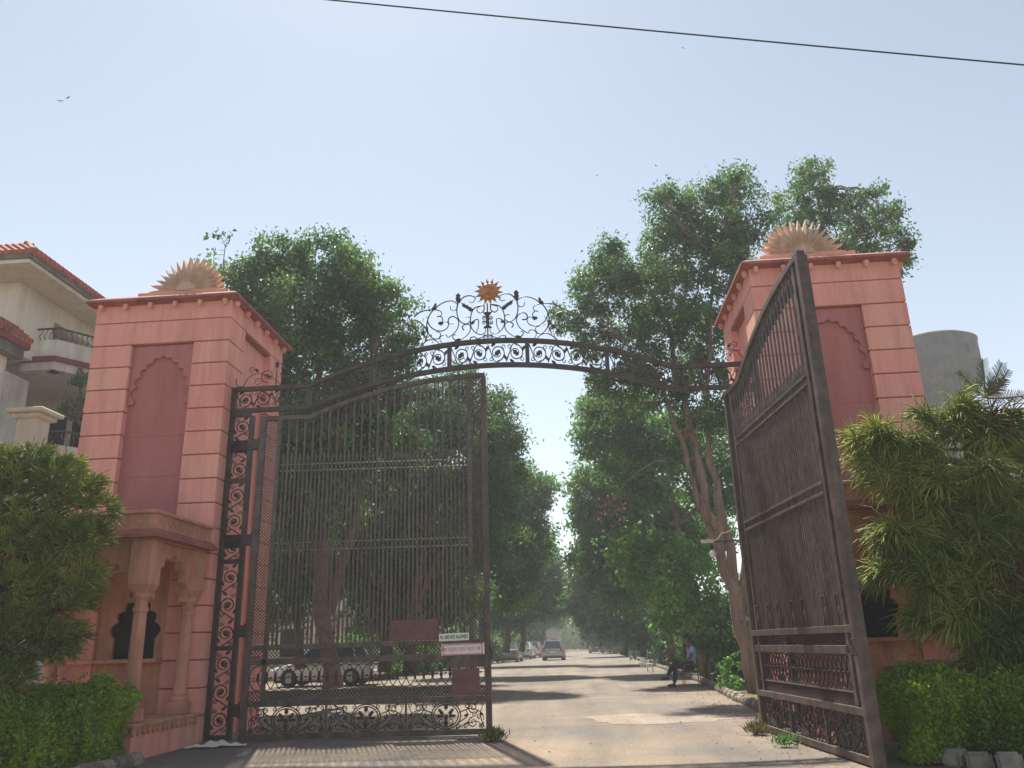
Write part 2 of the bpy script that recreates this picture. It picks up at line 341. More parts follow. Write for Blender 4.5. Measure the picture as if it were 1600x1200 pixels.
# ---------------------------------------------------------------- gate pillars
PI_, PO_, YF, YB, PH = 4.52, 7.0, -.333, 2.243, 7.268
G0, GP = 6.511, .408
block_cache = {}
def blk(x0, x1, y0, y1, h, m):
    k = (round(x0, 3), round(x1, 3), round(y0, 3), round(y1, 3), round(h, 3), m.name)
    if k not in block_cache:
        q = MB(); q.box(x0, x1, y0, y1, 0, h, ch=.007); block_cache[k] = q.mesh('stone_block', m)
    return block_cache[k]
def frustum(mb, x0, x1, y0, y1, z0, X0, X1, Y0, Y1, z1):
    mb.add([(x0, y0, z0), (x1, y0, z0), (x1, y1, z0), (x0, y1, z0), (X0, Y0, z1), (X1, Y0, z1), (X1, Y1, z1), (X0, Y1, z1)],
           [(3, 2, 1, 0), (4, 5, 6, 7), (0, 1, 5, 4), (1, 2, 6, 5), (2, 3, 7, 6), (3, 0, 4, 7)])
def pillar(s, label):
    t = thing('gate_pillar', label, 'pillar', (s*5.76, 0, 0), 0, 'pink stone pillars flanking the gate')
    X = lambda a: s*(a-5.76)
    def B(name, m, x0, x1, *a, ch=0):
        xs = sorted((X(x0), X(x1))); return bx(name, m, t, xs[0], xs[1], *a, ch=ch)
    B('core', M['pink'], PI_+.14, PO_-.14, YF+.14, YB-.14, 0, 6.9)
    B('sunken_panel', M['red'], 5.13, 6.30, YF+.125, YF+.139, 3.4, 6.52)
    piers = ((PI_, 5.15, YF, .35), (6.28, PO_, YF, .35), (PI_, 5.15, 1.62, YB), (6.28, PO_, 1.62, YB))
    for (x0, x1, y0, y1) in piers:
        B('pier_core', M['groove'], x0+.016, x1-.016, y0+.016, y1-.016, 0, 6.55)
    for i in range(16):
        z0 = G0-GP*(i+1)+.011; h = GP-.022
        if z0 < 0: h += z0; z0 = 0.0
        for j, (x0, x1, y0, y1) in enumerate(piers):
            if j > 1 and i > 9 and False: continue
            xs = sorted((X(x0), X(x1)))
            o = link('stone_block', blk(xs[0], xs[1], y0, y1, h, M['pink' if (i*7+j*3) % 5 else 'pinkB']), t, (0, 0, z0))
    B('frieze_band', M['pink'], PI_, PO_, YF, .35, G0+.011, 6.93, ch=.006)
    B('frieze_band', M['pink'], PI_, PO_, 1.62, YB, G0+.011, 6.93, ch=.006)
    B('frieze_joint', M['groove'], PI_+.014, PO_-.014, YF+.003, YB-.014, 6.90, 6.96)
    B('frieze', M['pink'], PI_, PO_, YF, YB, 6.945, PH, ch=.006)
    # lobed arch relief on the panel
    a = cusps(5.715, 5.50, .45, .72, 11, 5, .06); q = MB()
    poly = spandrel(5.16, 6.27, 5.42, 6.49, [(5.265, 5.42)] + a + [(6.165, 5.42)])
    q.prism([(X(p[0]), p[1]) for p in poly], YF+.07, YF+.125); q.build('arch_relief', M['red'], t)
    for zz in (4.85, 4.15): B('panel_joint', M['groove'], 5.16, 6.27, YF+.1225, YF+.126, zz, zz+.008)
    # cornice slab with sloping top
    q = MB(); ov = .15
    x0, x1 = sorted((X(PI_-ov), X(PO_+ov))); i0, i1 = sorted((X(PI_-.01), X(PO_+.01)))
    q.box(x0, x1, YF-ov, YB+ov, 7.30, 7.345); frustum(q, x0, x1, YF-ov, YB+ov, 7.346, i0, i1, YF, YB, 7.44); 
    frustum(q, i0-.02, i1+.02, YF-.02, YB+.02, 7.2685, x0, x1, YF-ov, YB+ov, 7.299)
    q.build('cornice', M['cornice'], t)
    q = MB(); q.box(-.035, .035, -.035, .035, 0, .075, ch=.008); q.box(-.024, .024, -.024, .024, -.035, .0)
    me = q.mesh('bracket', M['cornice' if False else 'pinkB'])
    n = 6
    for i in range(n):
        xx = PI_+.1+(PO_-PI_-.2)*i/(n-1)
        link('bracket', me, t, (X(xx), YF-.06, 7.20)); link('bracket', me, t, (X(xx), YB+.06, 7.20))
        yy = YF+.1+(YB-YF-.2)*i/(n-1)
        link('bracket', me, t, (X(PI_-.06), yy, 7.20)); link('bracket', me, t, (X(PO_+.06), yy, 7.20))
    B('sun_base', M['pinkB'], 4.80, 6.42, -.10, .42, 7.43, 7.62, ch=.01)
    B('sun_base', M['pinkB'], 4.95, 6.27, -.02, .34, 7.621, 7.68, ch=.01)
    zc = 7.66; q = MB(); N = 17
    pr = [(X(5.60)+.25*cos(pi*i/20), zc+.25*sin(pi*i/20)) for i in range(21)]; q.prism(pr, .02, .26)
    pr = [(X(5.60)+.15*cos(pi*i/16), zc+.15*sin(pi*i/16)) for i in range(17)]; q.prism(pr, -.02, .02)
    q.build('sun_disc', M['sun_stone'], t)
    rr = random.Random(5+s)
    for i in range(N):
        an = radians(5+170*i/(N-1)); L = .72+rr.uniform(-.03, .03); w = .062; q = MB(); c, sn = cos(an), sin(an)
        def P(r, tt, y): return (X(5.60)+r*c-tt*sn, y, zc+r*sn+tt*c)
        q.add([P(.18, -.03, .06), P(.18, .03, .06), P(.38, w, .06), P(L, 0, .09), P(.38, -w, .06), P(.2, 0, .0), P(.38, 0, -.02),
               P(.18, -.03, .22), P(.18, .03, .22), P(.38, w, .22), P(L, 0, .19), P(.38, -w, .22)],
              [(1, 5, 0), (0, 5, 6, 4), (1, 2, 6, 5), (2, 3, 6), (4, 6, 3), (7, 8, 9, 10, 11)[::-1], (0, 4, 11, 7), (4, 3, 10, 11), (3, 2, 9, 10), (2, 1, 8, 9), (1, 0, 7, 8)])
        q.build('sun_ray', M['sun_stone'], t)
    # wall under the panel with the lobed dark window
    B('lower_wall', M['porch'], 5.15, 6.28, YF+.03, YF+.139, 0, 1.249)
    a = cusps(5.66, 1.55, .34, .52, 7, 5, .10); q = MB()
    poly = spandrel(5.151, 6.279, 1.2495, 3.38, [(5.32, 1.2495)] + a + [(6.00, 1.2495)])
    q.prism([(X(p[0]), p[1]) for p in poly], YF+.05, YF+.11); q.build('window_surround', M['porch'], t)
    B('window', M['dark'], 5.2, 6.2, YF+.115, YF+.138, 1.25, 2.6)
    B('window_ledge', M['porch'], 5.16, 6.6, YF-.16, YF+.05, 1.19, 1.245, ch=.006)
    return t
pillar(-1, 'pink banded stone pillar with half sun on top, left of the gate beside the white villa')
pillar(1, 'pink banded stone pillar with half sun on top, behind the opened gate leaf')

def porch(s, label):
    t = thing('stone_porch', label, 'porch', (s*5.76, -1.3, 0), 0, 'stone porches at the feet of the pillars')
    X = lambda a: s*(a-5.76)
    Y = lambda a: a+1.3
    def B(name, m, x0, x1, y0, y1, z0, z1, ch=0):
        xs = sorted((X(x0), X(x1))); return bx(name, m, t, xs[0], xs[1], Y(y0), Y(y1), z0, z1, ch=ch)
    m = M['porch']
    B('plinth', M['pinkB'], 4.50, 6.98, -2.2, YF-.002, 0, .40)
    B('plinth_cap', m, 4.45, 7.03, -2.25, YF-.002, .401, .45, ch=.008)
    q = MB()
    for i in range(14):
        yy = -2.2+i*.135
        q.prism([(Y(yy)+.055*cos(pi+pi*k/6), .40+.10*sin(pi+pi*k/6)) for k in range(7)], X(4.501), X(4.465), ax='x')
    for i in range(18):
        xx = 4.58+i*.137
        q.prism([(X(xx)+.055*cos(pi+pi*k/6), .40+.10*sin(pi+pi*k/6)) for k in range(7)], Y(-2.201), Y(-2.235))
    q.build('carved_band', m, t)
    def column(x, y):
        q = MB(); q.box(X(x)-.13, X(x)+.13, Y(y)-.13, Y(y)+.13, .45, .62, ch=.012)
        o = 8
        q.lathe([(.12, .62), (.135, .66), (.11, .70), (.125, .74), (.105, .78), (.098, .82), (.088, 1.86), (.105, 1.88), (.105, 1.92), (.088, 1.94), (.088, 2.02), (.12, 2.06), (.13, 2.10), (.10, 2.14)], (X(x), Y(y), 0), 10)
        frustum(q, X(x)-.10, X(x)+.10, Y(y)-.10, Y(y)+.10, 2.12, X(x)-.15, X(x)+.15, Y(y)-.15, Y(y)+.15, 2.22)
        q.box(X(x)-.15, X(x)+.15, Y(y)-.15, Y(y)+.15, 2.221, 2.84, ch=.01)
        q.build('column', m, t)
    for x in (4.70, 6.78):
        for y in (-1.95, -.56): column(x, y)
    # lobed arches
    a = cusps(5.74, 2.10, .86, .52, 11, 5, .10); q = MB()
    q.prism([(X(p[0]), p[1]) for p in spandrel(4.85, 6.63, 2.06, 2.838, [(4.88, 2.06)]+a+[(6.60, 2.06)])], Y(-2.01), Y(-1.89)); q.build('lobed_arch', m, t)
    for xx in (4.70, 6.78):
        a = cusps(Y(-1.255), 2.10, .46, .50, 7, 5, .08); q = MB()
        q.prism(spandrel(Y(-1.80), Y(-.71), 2.06, 2.838, [(Y(-1.715), 2.06)]+a+[(Y(-.795), 2.06)]), X(xx)-.06, X(xx)+.06, ax='x'); q.build('lobed_arch', m, t)
    B('ceiling', m, 4.56, 6.94, -2.09, YF-.003, 2.842, 2.86)
    q = MB(); e0, e1 = sorted((X(4.40), X(7.10))); i0, i1 = sorted((X(4.49), X(7.01)))
    q.box(e0, e1, Y(-2.26), Y(YF-.003), 2.861, 2.90); frustum(q, e0, e1, Y(-2.26), Y(YF-.003), 2.901, i0, i1, Y(-2.16), Y(YF-.003), 2.985)
    q.build('eave', M['cornice'], t)
    B('parapet', m, 4.53, 6.97, -2.12, YF-.003, 2.986, 3.20)
    B('parapet_cap', m, 4.48, 7.02, -2.17, YF-.003, 3.201, 3.25, ch=.01)
    q = MB()
    def zig(pts):
        for i in range(len(pts)-1): q.tube([pts[i], pts[i+1]], .012, 4)
    n = 9; zig([(X(4.524), Y(-2.08+1.7*i/(2*n)), 3.04+.11*(i % 2)) for i in range(2*n+1)])
    n = 12; zig([(X(4.57+2.36*i/(2*n)), Y(-2.126), 3.04+.11*(i % 2)) for i in range(2*n+1)])
    q.build('zigzag_relief', m, t)
    B('roof_hump', M['grime'], 4.9, 6.6, -1.2, YF-.003, 3.251, 3.38, ch=.03)
    # balustrade with crossed lattice
    B('balustrade_rail', m, 5.06, 6.62, -2.10, -1.96, .90, .97, ch=.01)
    B('balustrade_foot', m, 5.06, 6.62, -2.08, -1.98, .4515, .55, ch=.01)
    B('balustrade_post', m, 4.98, 5.06, -2.09, -1.97, .4515, 1.08, ch=.015)
    for i in range(10):
        x0 = 5.08+i*.155
        for d in (0, 1):
            q = MB(); q.tube([(X(x0+.155*d), Y(-2.03+.012*d), .55), (X(x0+.155*(1-d)), Y(-2.03+.012*d), .90)], .016, 4); q.build('lattice_slat', m, t)
    B('balustrade_back', M['cornice'], 5.08, 6.6, -1.995, -1.985, .55, .9)
    return t
porch(-1, 'sandstone porch with lobed arches and columns at the foot of the left pillar')
porch(1, 'sandstone porch with lattice balustrade behind the drooping conifer on the right')

# ---------------------------------------------------------------- scrollwork
def blob(mb, f, cx, cz, L, w, an, y0=-.012, y1=.012):
    pts = []
    for (a_, b_) in ((-.5, 0), (-.15, .5), (.1, .32), (.2, .5), (.5, 0), (.2, -.5), (.1, -.32), (-.15, -.5)):
        u, v = a_*L, b_*w; pts.append(f(cx+u*cos(an)-v*sin(an), cz+u*sin(an)+v*cos(an)))
    c = f(cx, cz); n = len(pts)
    vs = [(c[0], y0-.012, c[1])] + [(p[0], y0, p[1]) for p in pts] + [(c[0], y1+.012, c[1])] + [(p[0], y1, p[1]) for p in pts]
    fs = [(0, 1+i, 1+(i+1) % n) for i in range(n)] + [(n+1, n+2+(i+1) % n, n+2+i) for i in range(n)]
    fs += [(1+i, 1+(i+1) % n, n+2+(i+1) % n, n+2+i) for i in range(n)]
    mb.add(vs, fs)
def stroke(mb, f, pts, r=.010, n=4, ta=True):
    P = [f(*p) for p in pts]; m = len(P)
    mb.tube([(p[0], 0, p[1]) for p in P], [r*(1-.45*(i/(m-1)))for i in range(m)] if ta else r, n)
def vine(mb, f, a, b, h, units, r=.011):
    r = .0135
    L = (b-a)/units
    for i in range(units):
        cx = a+L*(i+.5); up = 1 if i % 2 == 0 else -1
        R = min(L, h)*.43
        stroke(mb, f, spiral(cx, h/2, R, -up*pi/2, 1.6, up, 22, .2), r)
        blob(mb, f, cx, h/2, R*.95, R*.6, up*.7)
        stroke(mb, f, cat([(cx-L*.52, h*(.5+.42*up)), (cx-L*.3, h*(.5-.1*up)), (cx-L*.16, h*(.5-.40*up)), (cx+L*.1, h*(.5-.43*up))], 4), r)
        stroke(mb, f, spiral(cx+L*.36, h*(.5+.30*up), R*.30, pi*.5*up+pi, 1.1, -up, 9, .3), r*.8)
        stroke(mb, f, spiral(cx-L*.36, h*(.5-.30*up), R*.30, pi*.5*up, 1.1, -up, 9, .3), r*.8)
        blob(mb, f, cx+L*.42, h*(.5-.22*up), R*.75, R*.38, -up*.9)
        blob(mb, f, cx-L*.22, h*(.5+.40*up), R*.7, R*.34, up*.5)
def medallion(mb, f, a, b, z0, z1, r=.011):
    r = .0125; cx = (a+b)/2; cz = (z0+z1)/2; H = z1-z0; W = b-a; R = H*.49
    for rr in (R, R*.84): mb.tube([(f(cx+1.18*rr*cos(t), cz+rr*sin(t))[0], 0, f(cx+rr*cos(t), cz+rr*sin(t))[1]) for t in [2*pi*k/24 for k in range(24)]], r, 4, closed=True)
    blob(mb, f, cx, cz-R*.4, R*1.1, R*.35, pi/2); blob(mb, f, cx, cz+R*.65, R*.5, R*.35, pi/2)
    for s in (-1, 1):
        blob(mb, f, cx+s*R*.42, cz+R*.30, R*.6, R*.3, pi/2-s*.7); blob(mb, f, cx+s*R*.48, cz-R*.02, R*.7, R*.25, 0)
        stroke(mb, f, cat([(cx, cz-R*.5), (cx+s*R*.12, cz), (cx+s*R*.22, cz+R*.25)], 4), r*.9)
        stroke(mb, f, spiral(cx+s*R*.36, cz-R*.45, R*.26, -pi/2, 1.1, s, 10, .3), r*.9)
        ex = W/2-R
        for v in (-1, 1):
            x1 = cx+s*(R+ex*.55); z_ = cz+v*H*.27
            stroke(mb, f, spiral(x1, z_, H*.20, -v*pi/2, 1.5, -s*v, 16, .2), r)
            stroke(mb, f, spiral(cx+s*(R*.98), cz+v*H*.40, H*.09, pi/2*v, 1.2, s*v, 9, .3), r*.8)
            stroke(mb, f, spiral(cx+s*(W*.46), cz+v*H*.40, H*.085, -pi/2*v, 1.2, s*v, 9, .3), r*.8)
        stroke(mb, f, cat([(cx+s*R*.9, cz-H*.3), (cx+s*(R+ex*.35), cz-H*.02), (cx+s*(R+ex*.3), cz+H*.2), (cx+s*(R+ex*.7), cz+H*.46)], 4), r)
        for (u_, v_, r_, d_) in ((.62, .02, .085, 1), (.30, -.36, .10, -1), (.34, .34, .09, 1), (.80, -.05, .09, -1), (.84, -.40, .07, 1), (.66, .40, .06, -1)):
            x2 = cx+s*(R+ex*u_); stroke(mb, f, spiral(x2, cz+v_*H, H*r_*1.15, pi/2*d_, 1.3, s*d_, 10, .25), r*.85); blob(mb, f, x2+s*H*.07, cz+v_*H+H*.08, H*.16, H*.07, .8*d_)
        stroke(mb, f, cat([(cx+s*(R*1.05), cz+H*.1), (cx+s*(R+ex*.5), cz+H*.24), (cx+s*(R+ex*.9), cz+H*.05), (cx+s*W*.48, cz-H*.2)], 4), r)
        stroke(mb, f, cat([(cx+s*(R*.8), cz-H*.48), (cx+s*(R+ex*.35), cz-H*.30), (cx+s*(R+ex*.75), cz-H*.26), (cx+s*W*.47, cz-H*.48)], 4), r)
        stroke(mb, f, cat([(cx+s*W*.49, cz-H*.45), (cx+s*W*.44, cz), (cx+s*W*.47, cz+H*.3)], 4), r)
        blob(mb, f, cx+s*(R+ex*.3), cz, R*.45, R*.22, .2)
def strip(mb, pts, h, y0, y1):               # bar following a polyline in (x,z)
    n = len(pts); up = []; dn = []
    for i, p in enumerate(pts):
        a = pts[max(0, i-1)]; c = pts[min(n-1, i+1)]; dx, dz = c[0]-a[0], c[1]-a[1]; L = hypot(dx, dz); nx, nz = -dz/L, dx/L
        up.append((p[0]+nx*h/2, p[1]+nz*h/2)); dn.append((p[0]-nx*h/2, p[1]-nz*h/2))
    vs = [(p[0], y0, p[1]) for p in dn]+[(p[0], y0, p[1]) for p in up]+[(p[0], y1, p[1]) for p in dn]+[(p[0], y1, p[1]) for p in up]; fs = []
    for i in range(n-1):
        fs += [(i, i+1, n+i+1, n+i), (2*n+i+1, 2*n+i, 3*n+i, 3*n+i+1), (n+i, n+i+1, 3*n+i+1, 3*n+i), (i+1, i, 2*n+i, 2*n+i+1)]
    fs += [(0, n, 3*n, 2*n), (n-1, 2*n-1+0, 4*n-1, 3*n-1)]
    mb.add(vs, fs)
# ---------------------------------------------------------------- the steel gate frame: two side strips and the arch
KX = 3.14
def zt(x): return 6.38-7.8+sqrt(7.8**2-x*x) if abs(x) < KX else 5.72
def zb(x): return 5.86-8.5+sqrt(8.5**2-x*x) if abs(x) < KX else 5.26
gf = thing('gateway_arch', 'dark iron gateway arch with scrollwork band joining both pillars and a sun face on top', 'gateway', (0, 0, 0))
JO, JI = 4.515, 4.09
xs = [-JO+.0]+[-KX+2*KX*i/40 for i in range(41)]+[JO]
for nm, fz, off in (('arch_rail', zt, -.035), ('arch_rail', zb, .035)):
    b = MB(); strip(b, [(x, fz(x)+off) for x in xs], .07, -.045, .045); b.build(nm, M['iron'], gf)
knots = [-4.48, -KX, -2.04, -.68, .68, 2.04, KX, 4.48]
for k in knots:
    b = MB(); b.box(k-.033, k+.033, -.05, .05, zb(k)+.068, zt(k)-.068); b.build('arch_post', M['iron'], gf)
for k in range(7):
    a_, b_ = knots[k]+.04, knots[k+1]-.04
    f = lambda u, v: (u, zb(u)+.07+(zt(u)-zb(u)-.14)*v/.34)
    b = MB(); vine(b, f, a_, b_, .34, 4 if abs(b_+a_) < 1 or True and (b_-a_) > 1.15 else 3, .011); b.build('arch_scrollwork', M['scroll'], gf)
for s in (-1, 1):
    for x in (JO-.035, JI+.035):
        xx = s*x; b = MB(); b.box(xx-.035, xx+.035, -.045, .045, .02, 5.262 if x > 4.3 else 5.19); b.build('side_post', M['iron'], gf)
    for z in (.06, 1.37, 2.72, 4.06, 5.22):
        b = MB(); x0, x1 = sorted((s*(JI+.069), s*(JO-.069))); b.box(x0, x1, -.04, .04, z-.035, z+.035); b.build('side_rail', M['iron'], gf)
    zz = (.095, 1.335, 2.685, 4.025, 5.185)
    for i in range(4):
        lo, hi = zz[i]+(.035 if i else 0), zz[i+1]
        w = JO-JI-.14; f = lambda u, v: (s*(JI+.07+v), u)
        b = MB(); vine(b, f, lo, hi, w, 3 if i else 3, .012); b.build('side_scrollwork', M['scroll'], gf)
    for z in (4.66, 3.05, 1.62, .45):
        b = MB(); x0, x1 = sorted((s*3.95, s*(JI+.002))); b.box(x0, x1, -.10, -.02, z-.09, z+.09, ch=.01); b.tube([(s*3.945, -.08, z-.12), (s*3.945, -.08, z+.12)], .028, 8)
        b.build('hinge', M['iron'], gf)
    for z in (4.66, 3.05):  # black panels standing in for the dark shadows at the hinge clamps
        b = MB(); x0, x1 = sorted((s*(JI+.071), s*(JO-.071))); b.box(x0, x1, .02, .03, z-.11, z+.11); b.build('hinge_shadow_panel', M['black'], gf)
# crest: traced curls either side of the sun (units of the trace -> metres)
def Z(p): return ((p[0]-768)/6.154*.0114, 6.385+(676-p[1])/6.154*.01228)
curls = [
 [(60, 430), (95, 400), (150, 375), (230, 370), (290, 375), (325, 395), (325, 425), (305, 435)],
 [(180, 575), (190, 470), (230, 390), (300, 330), (370, 298), (430, 295), (475, 325), (480, 360), (450, 388), (415, 375), (412, 345)],
 [(190, 470), (220, 530), (280, 570), (340, 575), (385, 545), (390, 505), (360, 490), (330, 500)],
 [(285, 440), (310, 435), (335, 455), (335, 485), (315, 500), (320, 525)],
 [(500, 300), (545, 262), (600, 253), (645, 270), (650, 300), (620, 322), (595, 310)],
 [(490, 310), (475, 370), (480, 440), (510, 500), (560, 522), (595, 505), (605, 475), (580, 455), (555, 460)],
 [(735, 345), (735, 400), (700, 425), (670, 405), (672, 375), (710, 358)], [(735, 350), (660, 365), (620, 410), (605, 480), (610, 550), (640, 600), (690, 630), (735, 620), (748, 590), (740, 565)],
 [(540, 580), (525, 555), (545, 530), (590, 530), (605, 570), (580, 620), (520, 665), (450, 690)],
 [(440, 510), (400, 510), (390, 480), (410, 450), (450, 448), (485, 480), (490, 530), (460, 590), (390, 640), (370, 615), (330, 620), (310, 650), (330, 690), (380, 705)],
 [(190, 530), (200, 590), (240, 640), (290, 650), (315, 620), (310, 590), (270, 582)],
 [(60, 455), (100, 470), (150, 510), (180, 560), (190, 600), (165, 660)], [(120, 715), (160, 680), (200, 655), (260, 660), (300, 690), (315, 715)],
 [(490, 685), (450, 665), (432, 640), (445, 620), (465, 622)], [(610, 525), (640, 495), (680, 490), (678, 560), (655, 612)],
 [(600, 675), (605, 655), (640, 650), (670, 668), (720, 655), (760, 635)], [(735, 668), (725, 650), (740, 635), (755, 650), (745, 662)]]
b = MB(); idf = lambda u, v: (u, v)
for s in (-1, 1):
    g = (lambda p: Z(p)) if s < 0 else (lambda p: (-Z(p)[0], Z(p)[1]))
    for c in curls: stroke(b, idf, [g(q) for q in cat(c, 5)], .0125, 5)
    for (x, y, r) in ((105, 640, 28), (150, 590, 26), (735, 475, 20), (733, 520, 20), (628, 515, 16), (60, 640, 20)):
        stroke(b, idf, [g(q) for q in spiral(x, y, r, 0, 1.5, s, 14, .25)], .011, 4)
    for (x, y, L, w, a) in ((487, 262, .16, .09, 1.5), (490, 292, .10, .12, 0), (262, 335, .13, .05, 1.2), (255, 355, .1, .06, .2), (318, 503, .10, .07, 0), (545, 345, .10, .07, -.8), (575, 362, .10, .07, -.8), (605, 385, .10, .08, -.8), (105, 640, .08, .06, 0), (150, 590, .08, .06, 1), (480, 670, .11, .05, .3), (615, 520, .07, .05, 0)):
        p = g((x, y)); blob(b, idf, p[0], p[1], L, w, a*(-s) if s > 0 else a)
    stroke(b, idf, [g((520, 320)), g((625, 398))], .012, 4)
b.prism([Z((725, 422)), Z((811, 422)), Z((785, 455)), Z((782, 545)), Z((811, 572)), Z((725, 572)), Z((754, 545)), Z((751, 455))], -.015, .015)
b.tube([(0, 0, 6.37), (0, 0, 7.06)], .013, 6); b.build('crest_scrollwork', M['scroll'], gf)
for s in (-1, 1):    # smaller curls over the shoulders of the arch
    b = MB()
    f = lambda u, v: (s*u, v)
    for (c0, w, hh, base) in ((3.75, .72, .36, None), (2.45, .75, .34, None)):
        g = lambda u, v: (s*(c0+u), zt(c0+u)-.0+v)
        for q in (-1, 1):
            stroke(b, g, cat([(q*w, .16), (q*w*.98, .05), (q*w*.82, .02), (q*w*.75, .12), (q*w*.62, .22), (q*w*.35, .24), (q*w*.12, .12)], 4), .010, 4)
            stroke(b, g, spiral(q*w*.22, hh*.55, .13, -pi/2, 1.6, q, 16, .2), .010, 4)
            stroke(b, g, spiral(q*w*.45, .09, .08, pi, 1.4, -q, 12, .25), .009, 4)
            stroke(b, g, spiral(q*w*.62, .33, .06, -pi/2, 1.2, q, 9, .25), .009, 4)
            blob(b, g, q*w*.5, hh*.85, .10, .05, q*.8); blob(b, g, q*w*.2, hh*.5, .08, .05, 0)
        stroke(b, g, [(0, 0), (0, hh)], .012, 4); blob(b, g, 0, hh+.03, .13, .07, pi/2)
    b.build('shoulder_scrollwork', M['scroll'], gf)
# sun face
sf = MB(); cx, cz, R = .03, 7.285, .165
sf.lathe([(R, 0), (R*.96, .03), (R*.75, .06), (R*.4, .075), (.001, .08)], (0, 0, 0), 24)
rot = Matrix.Rotation(pi/2, 4, 'X'); sf.v = [tuple(rot @ Vector(v) + Vector((cx, 0, cz))) for v in sf.v]
so = sf.build('sun_face', M['gold'], gf, smooth=True)
q = MB()
for i in range(28):
    a_ = 2*pi*i/28; w_ = .017; L_ = .262 if i % 2 == 0 else .235; bend = .02*(1 if i % 2 else -1)
    P = lambda r, t_: (cx+r*cos(a_)-t_*sin(a_), cz+r*sin(a_)+t_*cos(a_))
    q.prism([P(R*.92, -w_), P(R*1.15, -w_*.8+bend*.5), P(L_, bend*1.5), P(R*1.15, w_*.8+bend*.5), P(R*.92, w_)], -.012, .012)
q.build('sun_flame', M['gold'], so)
q = MB()
for s in (-1, 1):
    q.tube([(cx+s*.095, -.062, cz+.055), (cx+s*.06, -.078, cz+.07), (cx+s*.025, -.082, cz+.05)], .008, 5)
    q.tube([(cx+s*.085, -.066, cz+.028), (cx+s*.06, -.08, cz+.036), (cx+s*.035, -.08, cz+.026)], .010, 5)
q.tube([(cx, -.078, cz+.05), (cx, -.098, cz+.0), (cx, -.105, cz-.02)], [.008, .013, .018], 6)
q.tube([(cx-.055, -.072, cz-.052), (cx, -.085, cz-.066), (cx+.055, -.072, cz-.052)], .009, 5)
q.tube([(cx-.035, -.074, cz-.075), (cx, -.08, cz-.084), (cx+.035, -.074, cz-.075)], .008, 5)
q.build('sun_features', M['gold'], so)

# ---------------------------------------------------------------- gate leaf
LW = 3.86
def lt(u): return 5.14 if u < .87 else 5.79-7.25+sqrt(7.25**2-(LW-u)**2)
def lattice(mb, x0, x1, z0, z1, sp=.055, r=.007, top=None):
    w = x1-x0; H = z1-z0
    for d in (1, -1):
        c = -w
        while c < H:
            a, e = max(c, 0), min(c+w, H)
            if e > a:
                p = lambda zz: (x0+(zz-c) if d > 0 else x1-(zz-c), .004*d, z0+zz)
                mb.tube([p(a), p(e)], r, 4, cap=False)
            c += sp*1.3
lf = thing('gate_leaf', 'tall dark iron gate leaf standing nearly closed, with two notices fixed on it', 'gate', (-3.938, -.08, 0), radians(2.84), 'iron gate leaves')
us = [.0]+[.87*i/2 for i in (1, 2)]+[.87+(LW-.87)*i/20 for i in range(1, 21)]
b = MB(); strip(b, [(u, lt(u)-.035) for u in us], .07, -.045, .045); b.build('top_rail', M['irond'], lf)
def lpart(nm, x0, x1, z0, z1, y0=-.04, y1=.04, m='irond'):
    b = MB(); b.box(x0, x1, y0, y1, z0, z1, ch=.004); return b.build(nm, M[m], lf)
lpart('stile', 0, .10, .02, 5.08); lpart('stile', 3.79, 3.88, .02, 5.725, -.065, .065)
lpart('inner_stile', .30, .36, .585, 5.08, -.03, .03); lpart('inner_stile', 3.545, 3.62, .585, lt(3.58)-.07, -.03, .03)
lpart('bottom_rail', .1, 3.789, .02, .10); lpart('low_rail', .1, 3.789, .49, .57)
lpart('mid_rail', .1, 3.789, 1.10, 1.19, -.03, .03); lpart('upper_rail', .1, 3.789, 1.32, 1.40)
for z in (2.86, 2.98, 4.18, 4.29): lpart('cross_rod', .36, 3.545, z-.005, z+.005, .0135, .022, 'black')
lpart('thin_rail', .1, 3.789, .70, .72, -.015, .015)
for (x0, x1, z1) in ((.11, .295, 5.08), (3.625, 3.785, lt(3.7)-.07)):
    b = MB(); lattice(b, x0, x1, 1.41, z1, .042, .0075); b.build('lattice_strip', M['irond'], lf)
b = MB(); lattice(b, .1, 3.79, 1.19, 1.32, .045, .007); b.build('lattice_strip', M['scroll'], lf)
b = MB(); lattice(b, .1, 3.79, .57, .70, .045, .008); b.build('lattice_strip', M['scroll'], lf)
b = MB(); n = 26
for i in range(n):
    c = .24+i*(3.79-.38)/(n-1)
    b.tube([(c+.135*cos(t), 0, .91+.185*sin(t)) for t in [2*pi*k/16 for k in range(16)]], .009, 4, closed=True)
    blob(b, idf, c, .91, .16, .05, pi/2); blob(b, idf, c+.065, .91, .05, .03, 0)
b.tube([(.1, 0, .91), (3.79, 0, .91)], .006, 4); b.tube([(.1, 0, 1.07), (3.79, 0, 1.07)], .006, 4)
b.build('ring_band', M['scroll'], lf)
for i in range(3):
    a_, e_ = .1+i*1.23, .1+(i+1)*1.23
    if i: lpart('panel_post', a_-.015, a_+.015, .10, .49, -.02, .02)
    b = MB(); medallion(b, idf, a_+.02, e_-.02, .10, .49, .011); b.build('scroll_panel', M['scroll'], lf)
nb = 22; bw = .0155
lmeshes = {}
for i in range(nb):
    u = .36+(3.545-.36)*(i+1)/(nb+1); top = lt(u)-.06
    lpart('bar', u-bw, u+bw, 1.40, top, -.0125, .0125)
sb = MB(); sb.box(-.0135, .0135, -.011, .011, 1.40, 4.38); frustum(sb, -.026, .026, -.012, .012, 4.38, -.002, .002, -.002, .002, 4.50); frustum(sb, -.006, .006, -.006, .006, 4.35, -.026, .026, -.012, .012, 4.38)
sbm = sb.mesh('spear_bar', M['irond'])
for i in range(nb+1):
    u = .36+(3.545-.36)*(i+.5)/(nb+1); link('spear_bar', sbm, lf, (u, 0, 0))
q = MB()
